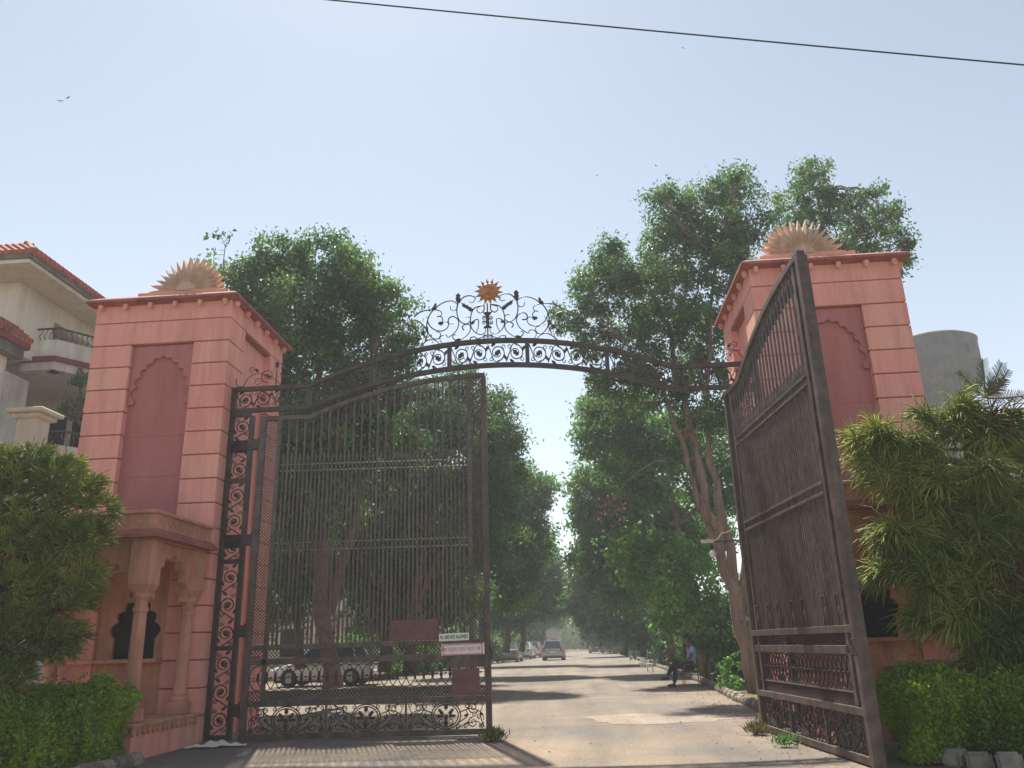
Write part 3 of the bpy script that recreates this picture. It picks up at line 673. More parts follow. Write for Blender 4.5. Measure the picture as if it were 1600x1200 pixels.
for s in (-1, 1):
    stroke(q, idf, cat([(s*.055, .16), (s*.062, .07), (s*.03, .02), (s*.0, 0)], 3), .008, 4); stroke(q, idf, spiral(s*.035, .13, .03, 0, 1.2, s, 8, .3), .007, 4)
blob(q, idf, 0, .05, .16, .05, pi/2); stroke(q, idf, [(0, 0), (0, .30)], .008, 4)
cm = q.mesh('curl_ornament', M['scroll'])
for i in range(nb+1):
    u = .36+(3.545-.36)*(i+.5)/(nb+1); link('curl_ornament', cm, lf, (u, 0, lt(u)-.36))
q = MB(); 
for s in (-1, 1): q.box(s*.06-.008, s*.06+.008, -.02, .012, 0, .33); stroke(q, idf, spiral(s*.03, .24, .026, 0, 1.3, s, 8, .3), .008, 4); stroke(q, idf, spiral(s*.03, .08, .028, pi, 1.3, s, 8, .3), .009, 4)
q.box(-.068, .068, -.02, .012, .33, .35); blob(q, idf, 0, .16, .12, .06, pi/2)
fm = q.mesh('foot_ornament', M['irond'])
for u in (.43, .98, 1.40, 1.95, 2.37, 3.05, 3.46): link('foot_ornament', fm, lf, (u, -.012, 1.40))
b = MB(); b.tube([(3.86, -.07, 1.1), (3.90, -.11, 1.1), (3.90, -.11, 1.25), (3.86, -.07, 1.25)], .012, 6); b.box(3.70, 3.83, -.075, -.066, 1.15, 1.2); b.build('latch', M['iron'], lf)
lf2 = copy_tree(lf)
b = MB(); b.box(.36, 3.545, -.034, -.0135, -.018, .018, ch=.004); rod_me = b.mesh('cross_rod', M['irond'])
for c_ in lf2.children:
    if c_.name.startswith('cross_rod'):
        c_.location.z = c_.data.vertices[0].co.z+.005; c_.data = rod_me
lf2.location = (3.938, -.08, 0); lf2.rotation_euler.z = radians(-85.3)
lf2['label'] = 'tall dusty iron gate leaf swung wide open, in front of the right pillar'
# plates only on the left leaf
lpart('cover_plate', 2.32, 3.05, 1.405, 1.72, -.050, -.044, 'plate'); lpart('cover_plate', 3.27, 3.70, .575, .97, -.050, -.044, 'plate')
lpart('cover_plate', 3.20, 3.79, .985, 1.19, -.049, -.043, 'irond')
# ---------------------------------------------------------------- notices
def text_mesh(txt, size, m, name, parent, loc, sx=1, shear=0, bold=.0):
    cu = bpy.data.curves.new('t', 'FONT'); cu.body = txt; cu.size = size; cu.align_x = 'CENTER'; cu.align_y = 'CENTER'; cu.offset = bold; cu.extrude = .001
    o = bpy.data.objects.new('t', cu); col.objects.link(o); bpy.context.view_layer.update()
    dg = bpy.context.evaluated_depsgraph_get(); me = bpy.data.meshes.new_from_object(o.evaluated_get(dg)); bpy.data.objects.remove(o)
    me.name = name; me.materials.clear(); me.materials.append(m)
    me.transform(Matrix.Scale(sx, 4, (1, 0, 0))); me.transform(Matrix.Rotation(pi/2, 4, 'X'))
    return link(name, me, parent, loc)
def on_leaf(u, y, z):
    a = radians(2.84); return (-3.938+u*cos(a)-y*sin(a), -.08+u*sin(a)+y*cos(a), z)
s1 = thing('notice_board', 'white board reading PG ARE NOT ALLOWED on the iron gate leaf', 'sign', on_leaf(3.31, -.075, 1.435), radians(2.84))
s1.rotation_euler.y = radians(-1.2)
bx('board', M['white'], s1, -.235, .235, -.006, .006, -.055, .055, ch=.002)
text_mesh('PG  ARE NOT ALLOWED', .072, M['black'], 'lettering', s1, (0, -.0085, 0), .54, bold=.0012)
s2 = thing('notice_board', 'white board with red border and pale red Hindi lettering on the gate leaf', 'sign', on_leaf(3.45, -.075, 1.25), radians(2.84))
s2.rotation_euler.y = radians(-.6)
bx('board', M['signpink'], s2, -.335, .335, -.006, .006, -.085, .085, ch=.002)
for a in ((-.315, .315, .068, .080), (-.315, .315, -.080, -.068), (-.315, -.303, -.068, .068), (.29, .302, -.068, .068)):
    bx('border', M['signred'], s2, a[0], a[1], -.010, -.0065, a[2], a[3])
M['signtext'] = mat('sign_faded_red', (.75, .28, .33), .6, var=.3, scale=20)
text_mesh('देवा साहब जरत मदत का |', .085, M['signtext'], 'lettering', s2, (-.02, -.0085, 0), .80, bold=.0006)
text_mesh('!', .07, M['black'], 'lettering', s2, (.262, -.0085, 0), 1, bold=.002)
text_mesh('*', .06, M['black'], 'lettering', s2, (-.285, -.0085, -.01), 1)
# ---------------------------------------------------------------- villa on the left
v = thing('villa', 'cream villa with red clay tile roof and balconies, left of the left stone pillar', 'house', (-13, 6, 0))
def VB(name, m, x0, x1, y0, y1, z0, z1, ch=0): return bx(name, M[m], v, x0+13, x1+13, y0-6, y1-6, z0, z1, ch=ch)
def vp(p): return (p[0]+13, p[1]-6, p[2])
VB('lower_wall', 'villawhite', -20, -10.9, 5.6, 16, 0, 5.6); VB('floor_slab', 'villawhite', -20, -10.6, 5.2, 16.1, 5.601, 5.85)
VB('back_wall', 'cream', -20, -12.6, 8.6, 16, 5.851, 8.55); VB('ceiling', 'cream', -20, -12.0, 6.2, 16, 8.552, 8.8)
VB('wall', 'cream', -20, -12.75, 5.1, 6.6, 8.801, 10.69); VB('wall', 'villawhite', -20, -12.9, 4.3, 6.2, 5.851, 8.30)
VB('inner_wall', 'cream', -20, -14.2, 6.601, 16, 8.801, 10.69); VB('beam', 'cream', -13.1, -12.76, 6.601, 16, 10.18, 10.69); VB('wall', 'cream', -14.2, -12.76, 12, 16, 8.801, 10.18)
VB('soffit', 'cream', -20, -11.86, 4.08, 16, 10.70, 10.80)
VB('fascia', 'grime', -20, -11.80, 4.02, 4.12, 10.801, 10.96); VB('fascia', 'grime', -11.93, -11.80, 4.121, 16, 10.801, 10.96)
def tiled(name, a, b, up, n, rows=4, r=.075, ma=0, mb_=0):
    """pantile band: eave from a to b, rising by vector up"""
    q = MB(); a, b, up = Vector(a), Vector(b), Vector(up); dr = (b-a).normalized(); L_ = (b-a).length; dz = Vector((0, 0, .03))
    q.add([a, b, b+up-dr*mb_, a+up+dr*ma, a-dz, b-dz, b+up-dr*mb_-dz, a+up+dr*ma-dz], [(0, 1, 2, 3), (7, 6, 5, 4), (0, 4, 5, 1), (3, 2, 6, 7), (0, 3, 7, 4), (1, 5, 6, 2)])
    nrm = (b-a).cross(up).normalized(); nrm = nrm if nrm.z > 0 else -nrm
    for i in range(n):
        p = a.lerp(b, (i+.5)/n)
        for k in range(rows):
            if ma and L_*(i+.5)/n < ma*k/rows or mb_ and L_*(1-(i+.5)/n) < mb_*k/rows: continue
            s0 = p+up*(k/rows-.02)+nrm*.035; s1 = p+up*((k+1)/rows+.03)+nrm*.005
            q.tube([s0, s1], [r, r*.8], 6)
    return q.build(name, M['tile'], v)
tiled('roof_tiles', vp((-20, 4.0, 10.95)), vp((-11.78, 4.0, 10.95)), (0, .55, .50), 46, mb_=.55)
tiled('roof_tiles', vp((-11.78, 4.0, 10.95)), vp((-11.78, 16, 10.95)), (-.55, 0, .50), 66, ma=.55)
b = MB(); b.tube([vp((-11.76, 3.98, 10.98)), vp((-12.33, 4.55, 11.47))], .08, 8); b.build('hip_ridge', M['tile'], v)
VB('roof_deck', 'grime', -20, -12.3, 4.5, 16, 11.30, 11.42)
tiled('roof_tiles', vp((-11.5, -1, 8.55)), vp((-11.5, 4.2, 8.55)), (-.6, 0, .50), 30)
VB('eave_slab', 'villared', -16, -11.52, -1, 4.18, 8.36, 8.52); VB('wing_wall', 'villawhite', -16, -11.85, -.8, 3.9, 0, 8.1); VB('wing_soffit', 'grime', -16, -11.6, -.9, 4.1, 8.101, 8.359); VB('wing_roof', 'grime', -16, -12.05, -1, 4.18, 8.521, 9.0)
def balc(outl, zs, name='balcony'):
    """wall, red band, slab and iron rail along a plan outline"""
    wt, wb, sb_, rt = zs
    for i in range(len(outl)-1):
        p, q_ = Vector((*outl[i], 0)), Vector((*outl[i+1], 0)); d = (q_-p); L = d.length; an = atan2(d.y, d.x)
        mt = Matrix.Translation(p) @ Matrix.Rotation(an, 4, 'Z')
        for nm, m, y0, y1, z0, z1 in (('balcony_wall', 'villawhite', 0, .12, wb, wt), ('red_band', 'villared', -.05, .1, wb-.14, wb-.001), ('balcony_slab', 'villawhite', .02, .4, sb_, wb-.141)):
            k = MB(); k.box(0, L, y0, y1, z0, z1); k.v = [vp(mt @ Vector(w)) for w in k.v]; k.build(nm, M[m], v)
        k = MB(); k.box(0, L, -.02, .03, rt-.04, rt)
        nb_ = int(L/.13)
        k.v = [vp(mt @ Vector(w)) for w in k.v]; k.build('balcony_rail', M['iron'], v)
        for j in range(nb_):
            x = (j+.5)*L/nb_; h = rt-wt; k = MB()
            k.tube([vp(mt @ Vector((x, y_, wt+h*t))) for t, y_ in ((0, 0), (.25, -.07), (.5, -.02), (.75, .05), (1, 0))], .011, 4); k.build('baluster', M['iron'], v)
balc([(-13.1, 6.0), (-12.15, 6.0), (-10.9, 7.8)], (9.39, 8.92, 8.55, 9.73))
balc([(-11.6, 4.6), (-10.75, 4.6), (-9.6, 6.2)], (6.10, 5.75, 5.55, 6.46))
VB('balcony_post', 'cream', -11.45, -10.95, 4.05, 4.5, 5.6, 6.62); VB('post_cap', 'cream', -11.55, -10.85, 3.95, 4.6, 6.621, 6.74, ch=.03); VB('post_cap', 'cream', -11.65, -10.75, 3.85, 4.7, 6.741, 6.84, ch=.02)
for i in range(4): VB('red_ornament', 'villared', -12.55+i*.24, -12.40+i*.24, 8.58, 8.599, 8.34, 8.5)
for x in (-12.3, -11.2): VB('window', 'dark', x-1.9, x-1.0, 8.57, 8.599, 6.4, 8.0)
VB('chimney_box', 'cream', -12.2, -11.4, 8.0, 8.5, 5.86, 7.2)
# second villa seen through the bars of the closed leaf
v2 = thing('villa', 'pale villa with columns glimpsed through the bars of the closed gate leaf', 'house', (-13, 30, 0))
for nm, m, a in (('wall', 'cream', (-8, 4, 0, 8, 0, 6.6)), ('roof_slab', 'villared', (-8.4, 4.6, -1.4, 8, 6.61, 6.85)), ('balcony_slab', 'villawhite', (-6, 4.4, -1.2, -.01, 3.2, 3.4)), ('balcony_wall', 'villawhite', (-6, 4.4, -1.2, -1.1, 3.401, 4.2))):
    bx(nm, M[m], v2, *a)
for x in (-5.8, -2.6, .8, 4.1): bx('column', M['villawhite'], v2, x, x+.25, -1.15, -.9, 0, 3.19)
for x in (-4.5, -1.2, 2.2):
    for z in (1, 4.4): bx('window', M['dark'], v2, x, x+1.2, -.03, -.005, z, z+1.4)
# ---------------------------------------------------------------- water tank
wt_ = thing('water_tank', 'round grey concrete overhead water tank beyond the right pillar', 'water tank', (36.4, 62, 0))
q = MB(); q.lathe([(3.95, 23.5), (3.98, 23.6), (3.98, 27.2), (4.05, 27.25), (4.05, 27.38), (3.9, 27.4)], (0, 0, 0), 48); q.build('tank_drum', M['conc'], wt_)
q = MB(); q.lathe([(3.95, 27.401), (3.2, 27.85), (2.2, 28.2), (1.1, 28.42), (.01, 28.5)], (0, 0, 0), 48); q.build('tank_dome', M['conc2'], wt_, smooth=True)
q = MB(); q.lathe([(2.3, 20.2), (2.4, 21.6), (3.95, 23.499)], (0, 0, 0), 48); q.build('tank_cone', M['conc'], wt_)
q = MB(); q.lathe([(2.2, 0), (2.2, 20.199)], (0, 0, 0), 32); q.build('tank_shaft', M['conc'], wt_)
for a in (-68,):
    a = radians(a); q = MB(); q.box(-.12, .12, -.06, .02, 0, .9); q.v = [tuple(Matrix.Rotation(a+pi/2, 4, 'Z') @ Vector(w) + Vector((3.99*cos(a), 3.99*sin(a), 25.3))) for w in q.v]; q.build('vent_opening', M['dark'], wt_)
# ---------------------------------------------------------------- trees
def make_tree(label, Y, blobs, trunks, lm, seed, L=.10, dens=1.0, clump=.34, per=46, name='tree', cat_='tree', group=None, bark='bark', wd=.26, dj=.8, base=None, limbs=True):
    rng = np.random.default_rng(seed); W_ = []
    for bb in blobs:
        x, y, r = bb[:3]; dy = (bb[3] if len(bb) > 3 else rng.uniform(-dj, dj)); p = at(x, y, Y+dy); R_ = r*mpp(Y+dy)
        W_.append((p.x, p.y, p.z, R_, R_*1.05, R_*.92))
    T = []
    for tr in trunks:
        pts = [at(px, py, Y+(q[0] if q else 0)) for (px, py, *q) in tr[0]]
        T.append([pts, tr[1], tr[2]])
    if base is None: base = T[0][0][0].copy()
    else: base = Vector((base[0], base[1], 0))
    base.z = 0
    t = thing(name, label, cat_, tuple(base), 0, group)
    q = MB()
    for pts, r0, r1 in T:
        if pts[0].z < .35: pts[0].z = -.05
        pp = noisy(pts, rng, r0*.35); q.tube([p-base for p in pp], [v_*rng.uniform(.86, 1.16) for v_ in taper(len(pp), r0, r1)], 10)
    if not T:
        c = W_[0]; ztop = c[2]
        pp = noisy([base, Vector((base.x*.7+c[0]*.3, base.y, ztop*.35)), Vector((c[0]*.6+base.x*.4, c[1], ztop*.65)), Vector(c[:3])], rng, .15)
        r0 = max(.12, ztop*.022); q.tube([p-base for p in pp], taper(len(pp), r0, .04), 8); T.append([pp, r0, .04])
    q.build('trunk', M[bark], t, smooth=True)
    if limbs:
        q = MB(); allp = [p for T_ in T for p in T_[0][1:]]
        for w in W_:
            c = Vector(w[:3]); lower = [p for p in allp if p.z < c.z+.3] or allp
            s0 = min(lower, key=lambda p: (p-c).length)
            for _ in range(3):
                e = c+Vector(np.clip(rng.normal(size=3), -1, 1))*w[3]*.40; m_ = (s0+e)/2+Vector((0, 0, .25*w[3]))+Vector(rng.normal(size=3))*.15
                pp = noisy([s0, m_, e], rng, .07); q.tube([p-base for p in pp], taper(len(pp), .035+.012*w[3], .012), 5, cap=False)
                for _ in range(3):
                    f_ = e+Vector(np.clip(rng.normal(size=3), -.8, .8))*w[3]*.35; q.tube([m_.lerp(e, rng.uniform(.3, 1))-base, f_-base], [.018, .006], 4, cap=False)
        q.build('limbs', M[bark], t)
    P, O = crown_points(W_, dens, rng, clump, per)
    keep = P[:, 2] > .1; P = P[keep]; O = O[keep]
    V = leaf_arrays(P-np.array(base), L, wd, rng, .45, O)
    link('crown', leaf_mesh('crown', V, M[lm]), t)
    return len(P)
NL = 0
LR = 'trees lining the left side of the road'; RR_ = 'trees lining the right side of the road'
NL += make_tree('large dense ficus tree rising behind the left stone pillar and the closed gate leaf', 6.6,
  [(385, 435, 50), (440, 410, 50), (505, 410, 52), (555, 430, 50), (595, 480, 48), (530, 500, 75), (440, 500, 75), (385, 490, 40), (610, 560, 42), (500, 590, 75), (415, 590, 50), (590, 620, 50), (636, 520, 20), (530, 680, 70), (440, 690, 60), (610, 700, 50), (500, 780, 60), (430, 800, 50)],
  [([(520, 1075), (515, 960), (500, 820), (490, 680), (500, 560)], .24, .07), ([(515, 960), (550, 820), (570, 680), (590, 560)], .13, .05), ([(512, 900), (450, 760), (430, 620), (420, 500)], .12, .04)],
  'leafA', 11, .12, .85, .30, 92, group=LR)
NL += make_tree('second ficus of the left row, its crown showing above and right of the closed leaf', 14,
  [(690, 640, 55), (745, 640, 50), (775, 690, 42), (700, 720, 75), (630, 700, 60), (765, 750, 50), (690, 820, 75), (750, 830, 55), (610, 810, 60), (720, 590, 22), (795, 660, 16)],
  [([(640, 1050), (645, 940), (670, 820), (700, 700)], .22, .06), ([(645, 960), (690, 850), (740, 740)], .12, .04)], 'leafA', 12, .13, .85, .32, 76, group=LR)
NL += make_tree('third ficus of the left row, overhanging the road beside the closed leaf', 24,
  [(800, 745, 40), (828, 770, 36), (782, 810, 52), (838, 820, 18), (760, 850, 60), (825, 860, 40), (700, 880, 60), (790, 900, 50), (775, 700, 22)],
  [([(752, 1033), (755, 960), (775, 880), (800, 800)], .22, .06)], 'leafB', 13, .19, .9, .38, 48, group=LR)
NL += make_tree('tree of the left row with a dark low crown above the parked cars', 40,
  [(824, 850, 28), (848, 875, 15), (815, 890, 40), (855, 905, 28), (780, 920, 45), (835, 930, 36), (868, 940, 16), (800, 950, 30)],
  [([(790, 1020), (795, 970), (815, 900)], .25, .08), ([(815, 1018), (820, 960), (840, 900)], .2, .08)], 'leafA', 14, .28, 1.1, .5, 34, group=LR)
NL += make_tree('farthest visible tree of the left row near the bend of the road', 75,
  [(850, 920, 14), (845, 942, 18), (862, 950, 9), (840, 960, 20), (870, 962, 12), (820, 950, 25)],
  [([(846, 1012), (850, 970), (860, 930)], .3, .1)], 'leafA', 15, .3, 1.1, .7, 40, group=LR)
NL += make_tree('tall many stemmed ficus with pale leaning trunks behind the right side of the gate', 8.5,
  [(1150, 300, 38), (1095, 320, 40), (1040, 330, 36), (1170, 350, 38), (1120, 370, 50), (1045, 390, 50), (950, 400, 34), (1000, 430, 42), (915, 440, 26), (940, 460, 40), (1065, 455, 52), (890, 495, 24), (985, 500, 42), (1140, 430, 46), (930, 530, 34), (1120, 510, 40), (1035, 520, 42), (985, 570, 30), (1085, 570, 36), (945, 590, 18), (1010, 620, 22), (1145, 590, 30), (1100, 640, 26), (1155, 270, 16), (1030, 300, 16), (935, 600, 20), (965, 625, 24), (1050, 610, 28), (1005, 590, 26), (1130, 650, 26), (1065, 655, 24)],
  [([(1182, 1088), (1160, 980), (1135, 890), (1108, 800), (1085, 700), (1070, 620), (1045, 520), (1010, 440)], .20, .05),
   ([(1150, 930), (1132, 820), (1112, 720), (1105, 620), (1110, 500), (1120, 400)], .13, .04),
   ([(1135, 890), (1095, 790), (1065, 690), (1030, 600), (975, 530)], .11, .035),
   ([(1158, 960), (1165, 850), (1150, 740), (1140, 620), (1150, 480)], .12, .04),
   ([(1172, 1050), (1190, 940), (1170, 820), (1165, 700)], .14, .05)], 'leafA', 21, .118, .85, .26, 78, group=RR_, bark='barkpale', dj=.9)
NL += make_tree('open crowned ficus rising behind the right stone pillar and its half sun', 10.5,
  [(1268, 285, 32), (1235, 320, 28), (1290, 330, 38), (1340, 320, 26), (1365, 300, 16), (1380, 345, 30), (1410, 375, 22), (1345, 375, 38), (1240, 375, 36), (1300, 400, 40), (1412, 400, 14), (1255, 262, 14), (1400, 425, 8), (1390, 330, 16)],
  [([(1330, 1040), (1320, 800), (1300, 600), (1290, 420), (1275, 300)], .20, .04)], 'leafA', 22, .12, .85, .24, 66, group=RR_, dj=.8)
NL += make_tree('mid green tree of the right row, crown reaching the gap of sky', 16,
  [(940, 640, 34), (985, 645, 40), (1045, 680, 45), (930, 685, 34), (980, 710, 46), (1100, 700, 50), (1020, 750, 45), (915, 665, 14), (1120, 760, 45)],
  [([(1100, 1050), (1090, 940), (1060, 820), (1010, 720)], .2, .06)], 'leafB', 23, .17, .85, .33, 54, group=RR_)
NL += make_tree('bushy yellow green tree of the right row, just above the road edge', 22,
  [(925, 760, 34), (975, 750, 38), (1030, 790, 42), (928, 810, 34), (970, 830, 46), (1060, 850, 46), (908, 790, 10), (1010, 890, 40), (1100, 830, 40), (930, 870, 36), (975, 910, 40)],
  [([(1050, 1035), (1045, 960), (1010, 870), (980, 800)], .2, .06)], 'leafB', 24, .20, .85, .37, 50, group=RR_)
NL += make_tree('low broad leaved tree with bright sunlit leaves above the seated man', 13.5,
  [(965, 850, 26), (1005, 855, 30), (1050, 870, 34), (985, 885, 26), (1030, 910, 36), (1085, 905, 36), (1060, 950, 34), (1110, 950, 34), (1100, 1000, 24), (1125, 1010, 22), (1040, 975, 16), (1085, 870, 26)],
  [([(1120, 1068), (1118, 1010), (1090, 930), (1050, 880)], .12, .04), ([(1105, 1066), (1100, 1000), (1070, 930)], .08, .03)], 'leafC', 25, .16, .75, .30, 26, wd=.34, dj=.6)
NL += make_tree('dark tree of the right row with a low crown over the road', 36,
  [(920, 862, 20), (938, 900, 32), (910, 905, 17), (965, 930, 38), (915, 945, 26), (945, 965, 26), (990, 960, 34), (1010, 985, 24), (905, 935, 10)],
  [([(975, 1024), (978, 980), (960, 930)], .22, .07), ([(1005, 1026), (1005, 980), (985, 930)], .2, .07)], 'leafA', 26, .27, 1.1, .5, 34, group=RR_)
NL += make_tree('farthest visible tree of the right row before the pale reeds', 62,
  [(914, 918, 12), (930, 935, 20), (940, 965, 22), (920, 965, 16), (955, 985, 20), (932, 990, 14)],
  [([(950, 1013), (950, 980), (935, 950)], .3, .1)], 'leafA', 27, .28, 1.1, .65, 42, group=RR_)
NL += make_tree('dark tree standing further left behind the closed gate leaf', 17,
  [(430, 640, 55), (520, 650, 60), (600, 720, 60), (440, 740, 60), (520, 770, 65), (600, 820, 60), (430, 850, 55), (500, 880, 46), (570, 900, 46), (660, 860, 60), (660, 940, 50), (720, 930, 40), (440, 930, 40), (590, 960, 36)],
  [([(600, 1050), (590, 950), (560, 830), (530, 700)], .24, .06), ([(470, 1045), (465, 950), (470, 800)], .2, .06)], 'leafA', 17, .19, 1.0, .42, 34, group=LR)
# dark shrubs filling the rows under the crowns
shrubs = [(-11.5, 9.5, 1.5, 1.3), (-12.6, 12, 1.6, 1.3), (-13.3, 15.2, 1.5, 1.3), (-8.3, 24, 1.8, 1.6), (-8.0, 29, 2.2, 2.0), (-7.8, 35, 2.4, 2.2), (-7.8, 42, 2.6, 2.4), (-7.6, 50, 3.0, 2.6), (-7.5, 60, 3.2, 3.2), (-7.5, 75, 4, 4),
          (7.2, 9.5, 2.4, 1.5), (7.0, 13.5, 2.6, 1.4), (7.3, 18, 2.4, 1.8), (7.4, 24, 2.5, 2.0), (7.8, 33, 3.2, 2.2), (8.6, 43, 3.6, 2.4), (8.8, 54, 4, 3), (8.8, 66, 4.5, 3.6), (9.2, 84, 5.5, 5)]
for i, (x, y, h, r) in enumerate(shrubs):
    sd_ = 'left' if x < 0 else 'right'
    rng = np.random.default_rng(100+i)
    t = thing('shrub', (('%s shrub growing under the %s row of trees, %s' % (('low' if h < 2.5 else 'tall'), sd_, ('nearest the gate' if i in (0, 10) else 'about level with the seated man' if i in (1, 11) else 'beside the parked cars' if i in (7,) else 'at the far end of the row' if i in (9, 18) else 'in the middle of the row')))), 'shrub', (x, y, 0), 0, 'dark shrubs under the %s row of trees' % sd_)
    q = MB()
    for k in range(5):
        e = Vector((rng.normal()*r*.4, rng.normal()*r*.4, h*.7)); q.tube([(0, 0, -.05), e*.5+Vector((0, 0, .1)), e], [.05, .035, .015], 5)
    q.build('stems', M['bark'], t)
    P, O = crown_points([(0, 0, h*.55, r, r, h*.5), (r*.5, .3, h*.35, r*.7, r*.7, h*.35), (-r*.5, -.2, h*.4, r*.6, r*.7, h*.4)], .8*min(1, 1.7/r), rng, .12*r+.1, 40)
    P = P[P[:, 2] > .05]; NL += len(P)
    link('foliage', leaf_mesh('foliage', leaf_arrays(P, .09+.0032*y, .28, rng, .2), M['leafA' if i % 3 else 'leafB']), t)
# far wood on both sides, one mass
rng = np.random.default_rng(55); bl = []
for sx in (-1, 1):
    for k in range(26):
        y = 30+k*6.2+rng.uniform(-2, 2); x = sx*(15+rng.uniform(0, 6)+(0 if sx > 0 else 4)) if y < 90 else sx*rng.uniform(13, 19)
        if sx > 0: x += 2
        h = rng.uniform(6, 9); bl.append((x, y, h*.5, 3.2, 3.4, h*.5))
P, O = crown_points(bl, .08, rng, .9, 24); P = P[P[:, 2] > .1]; NL += len(P)
tag(link('far_woodland', leaf_mesh('far_woodland', leaf_arrays(P, .52, .34, rng, .3), M['leafA'])), 'dark mass of trees beyond both rows along the road', 'woodland', kind='stuff')
# reeds closing the road
rng = np.random.default_rng(56); n = 9000
C0 = np.stack([rng.uniform(-6, 9, n), rng.uniform(119, 128, n), rng.uniform(0, 1, n)**1.1*(4.2+1.0*np.sin(np.arange(n)*.7))], 1)
V = leaf_arrays(C0, .9, .06, rng, -2.2); tag(link('reeds', leaf_mesh('reeds', V, M['reed'])), 'pale green tall reeds closing the far end of the road', 'reeds', kind='stuff')
# ---------------------------------------------------------------- conifers with rope-like branchlets
def branchlets(S, D, Ln, rng, r=.011, droop=.5, st=4):
    n = len(S); up = np.array([0, 0, 1.0]); V = np.empty((n, st, 3, 3)); P = S.copy(); d = D.copy()
    side = np.cross(d, rng.normal(size=(n, 3))); side /= np.linalg.norm(side, axis=1)[:, None]+1e-9
    for i in range(st):
        s2 = np.cross(d, side); s2 /= np.linalg.norm(s2, axis=1)[:, None]+1e-9
        rr = r*(1.0, 1.25, 1.0, .25)[i]*rng.uniform(.8, 1.25, n)
        for k in range(3):
            a = 2*pi*k/3+i*.6; V[:, i, k] = P+(side*cos(a)+s2*sin(a))*rr[:, None]
        P = P+d*(Ln/(st-1))[:, None]; d = d-up*droop/(st-1)*rng.uniform(.5, 1.3, n)[:, None]; d /= np.linalg.norm(d, axis=1)[:, None]
        side = np.cross(d, np.cross(side, d)); side /= np.linalg.norm(side, axis=1)[:, None]+1e-9
    return V
def branchlet_mesh(name, V, m):
    n, st = V.shape[:2]; me = bpy.data.meshes.new(name); me.vertices.add(n*st*3); me.vertices.foreach_set('co', V.astype(np.float32).ravel())
    f = []
    for i in range(st-1):
        for k in range(3): f.append([i*3+k, i*3+(k+1) % 3, (i+1)*3+(k+1) % 3, (i+1)*3+k])
    F = ((np.arange(n)*st*3)[:, None, None]+np.array(f)[None]).reshape(-1, 4)
    me.loops.add(F.size); me.loops.foreach_set('vertex_index', F.ravel().astype(np.int32)); me.polygons.add(len(F)); me.polygons.foreach_set('loop_start', (np.arange(len(F))*4).astype(np.int32))
    me.materials.append(m); me.update(calc_edges=True); return me
def conifer(label, base, Y, blobs, seed, ntuft, nb_, Ln, r, mt, droop, brown=.03, spread=(.35, 1)):
    rng = np.random.default_rng(seed); B0 = Vector((base[0], base[1], 0)); t = thing('conifer', label, 'conifer', tuple(B0), 0)
    tuft = []; q = MB(); ztop = 0
    for bb in blobs:
        x, y, R_ = bb[:3]; dy = bb[3] if len(bb) > 3 else 0; dn = bb[4] if len(bb) > 4 else 1
        c = at(x, y, Y+dy); R_ = R_*mpp(Y); ztop = max(ztop, c.z)
        for k in range(int(ntuft*dn*(R_/.5)**2)):
            u = rng.normal(size=3); u /= np.linalg.norm(u); p = np.array(c)+u*R_*rng.uniform(*spread)*np.array([1, .8, .8]); 
            o = p-np.array([B0.x, B0.y, p[2]-.3]); o /= np.linalg.norm(o)+1e-9
            d = o*.7+u*.6+np.array([0, 0, .25])+rng.normal(size=3)*.25; d /= np.linalg.norm(d); tuft.append((p, d))
            if k % 3 == 0:
                s0 = Vector((B0.x, B0.y, max(.4, p[2]-rng.uniform(.1, .5)))); m_ = s0.lerp(Vector(p), .55)+Vector((0, 0, -.06))
                q.tube([s0-B0, m_-B0, Vector(p)-B0], [.022, .014, .007], 5, cap=False)
    q.tube([p-B0 for p in noisy([B0-Vector((0, 0, .05)), B0+Vector((.05, 0, ztop*.5)), B0+Vector((0, 0, ztop))], rng, .03)], taper(7, .09, .025), 8); q.build('trunk', M['bark'], t)
    S = []; D = []; isb = []
    for (p, d) in tuft:
        m = int(nb_*rng.uniform(.7, 1.3)); a = d*(.75 if nb_ > 80 else 1)+rng.normal(size=(m, 3))*(.52 if nb_ > 80 else .42); a /= np.linalg.norm(a, axis=1)[:, None]
        S.append(p+a*rng.uniform(-.02, .10, m)[:, None]+rng.normal(size=(m, 3))*.02-(d*rng.uniform(0, .32, m)[:, None] if nb_ > 80 else 0)); D.append(a); isb += [rng.uniform() < brown]*m
    S = np.concatenate(S)-np.array(B0); D = np.concatenate(D); isb = np.array(isb); Ls = Ln*rng.uniform(.6, 1.25, len(S))
    V = branchlets(S, D, Ls, rng, r, droop)
    link('foliage', branchlet_mesh('foliage', V[~isb], M[mt]), t)
    if isb.any(): link('withered_foliage', branchlet_mesh('withered_foliage', V[isb], M['deadleaf']), t)
    return t, B0
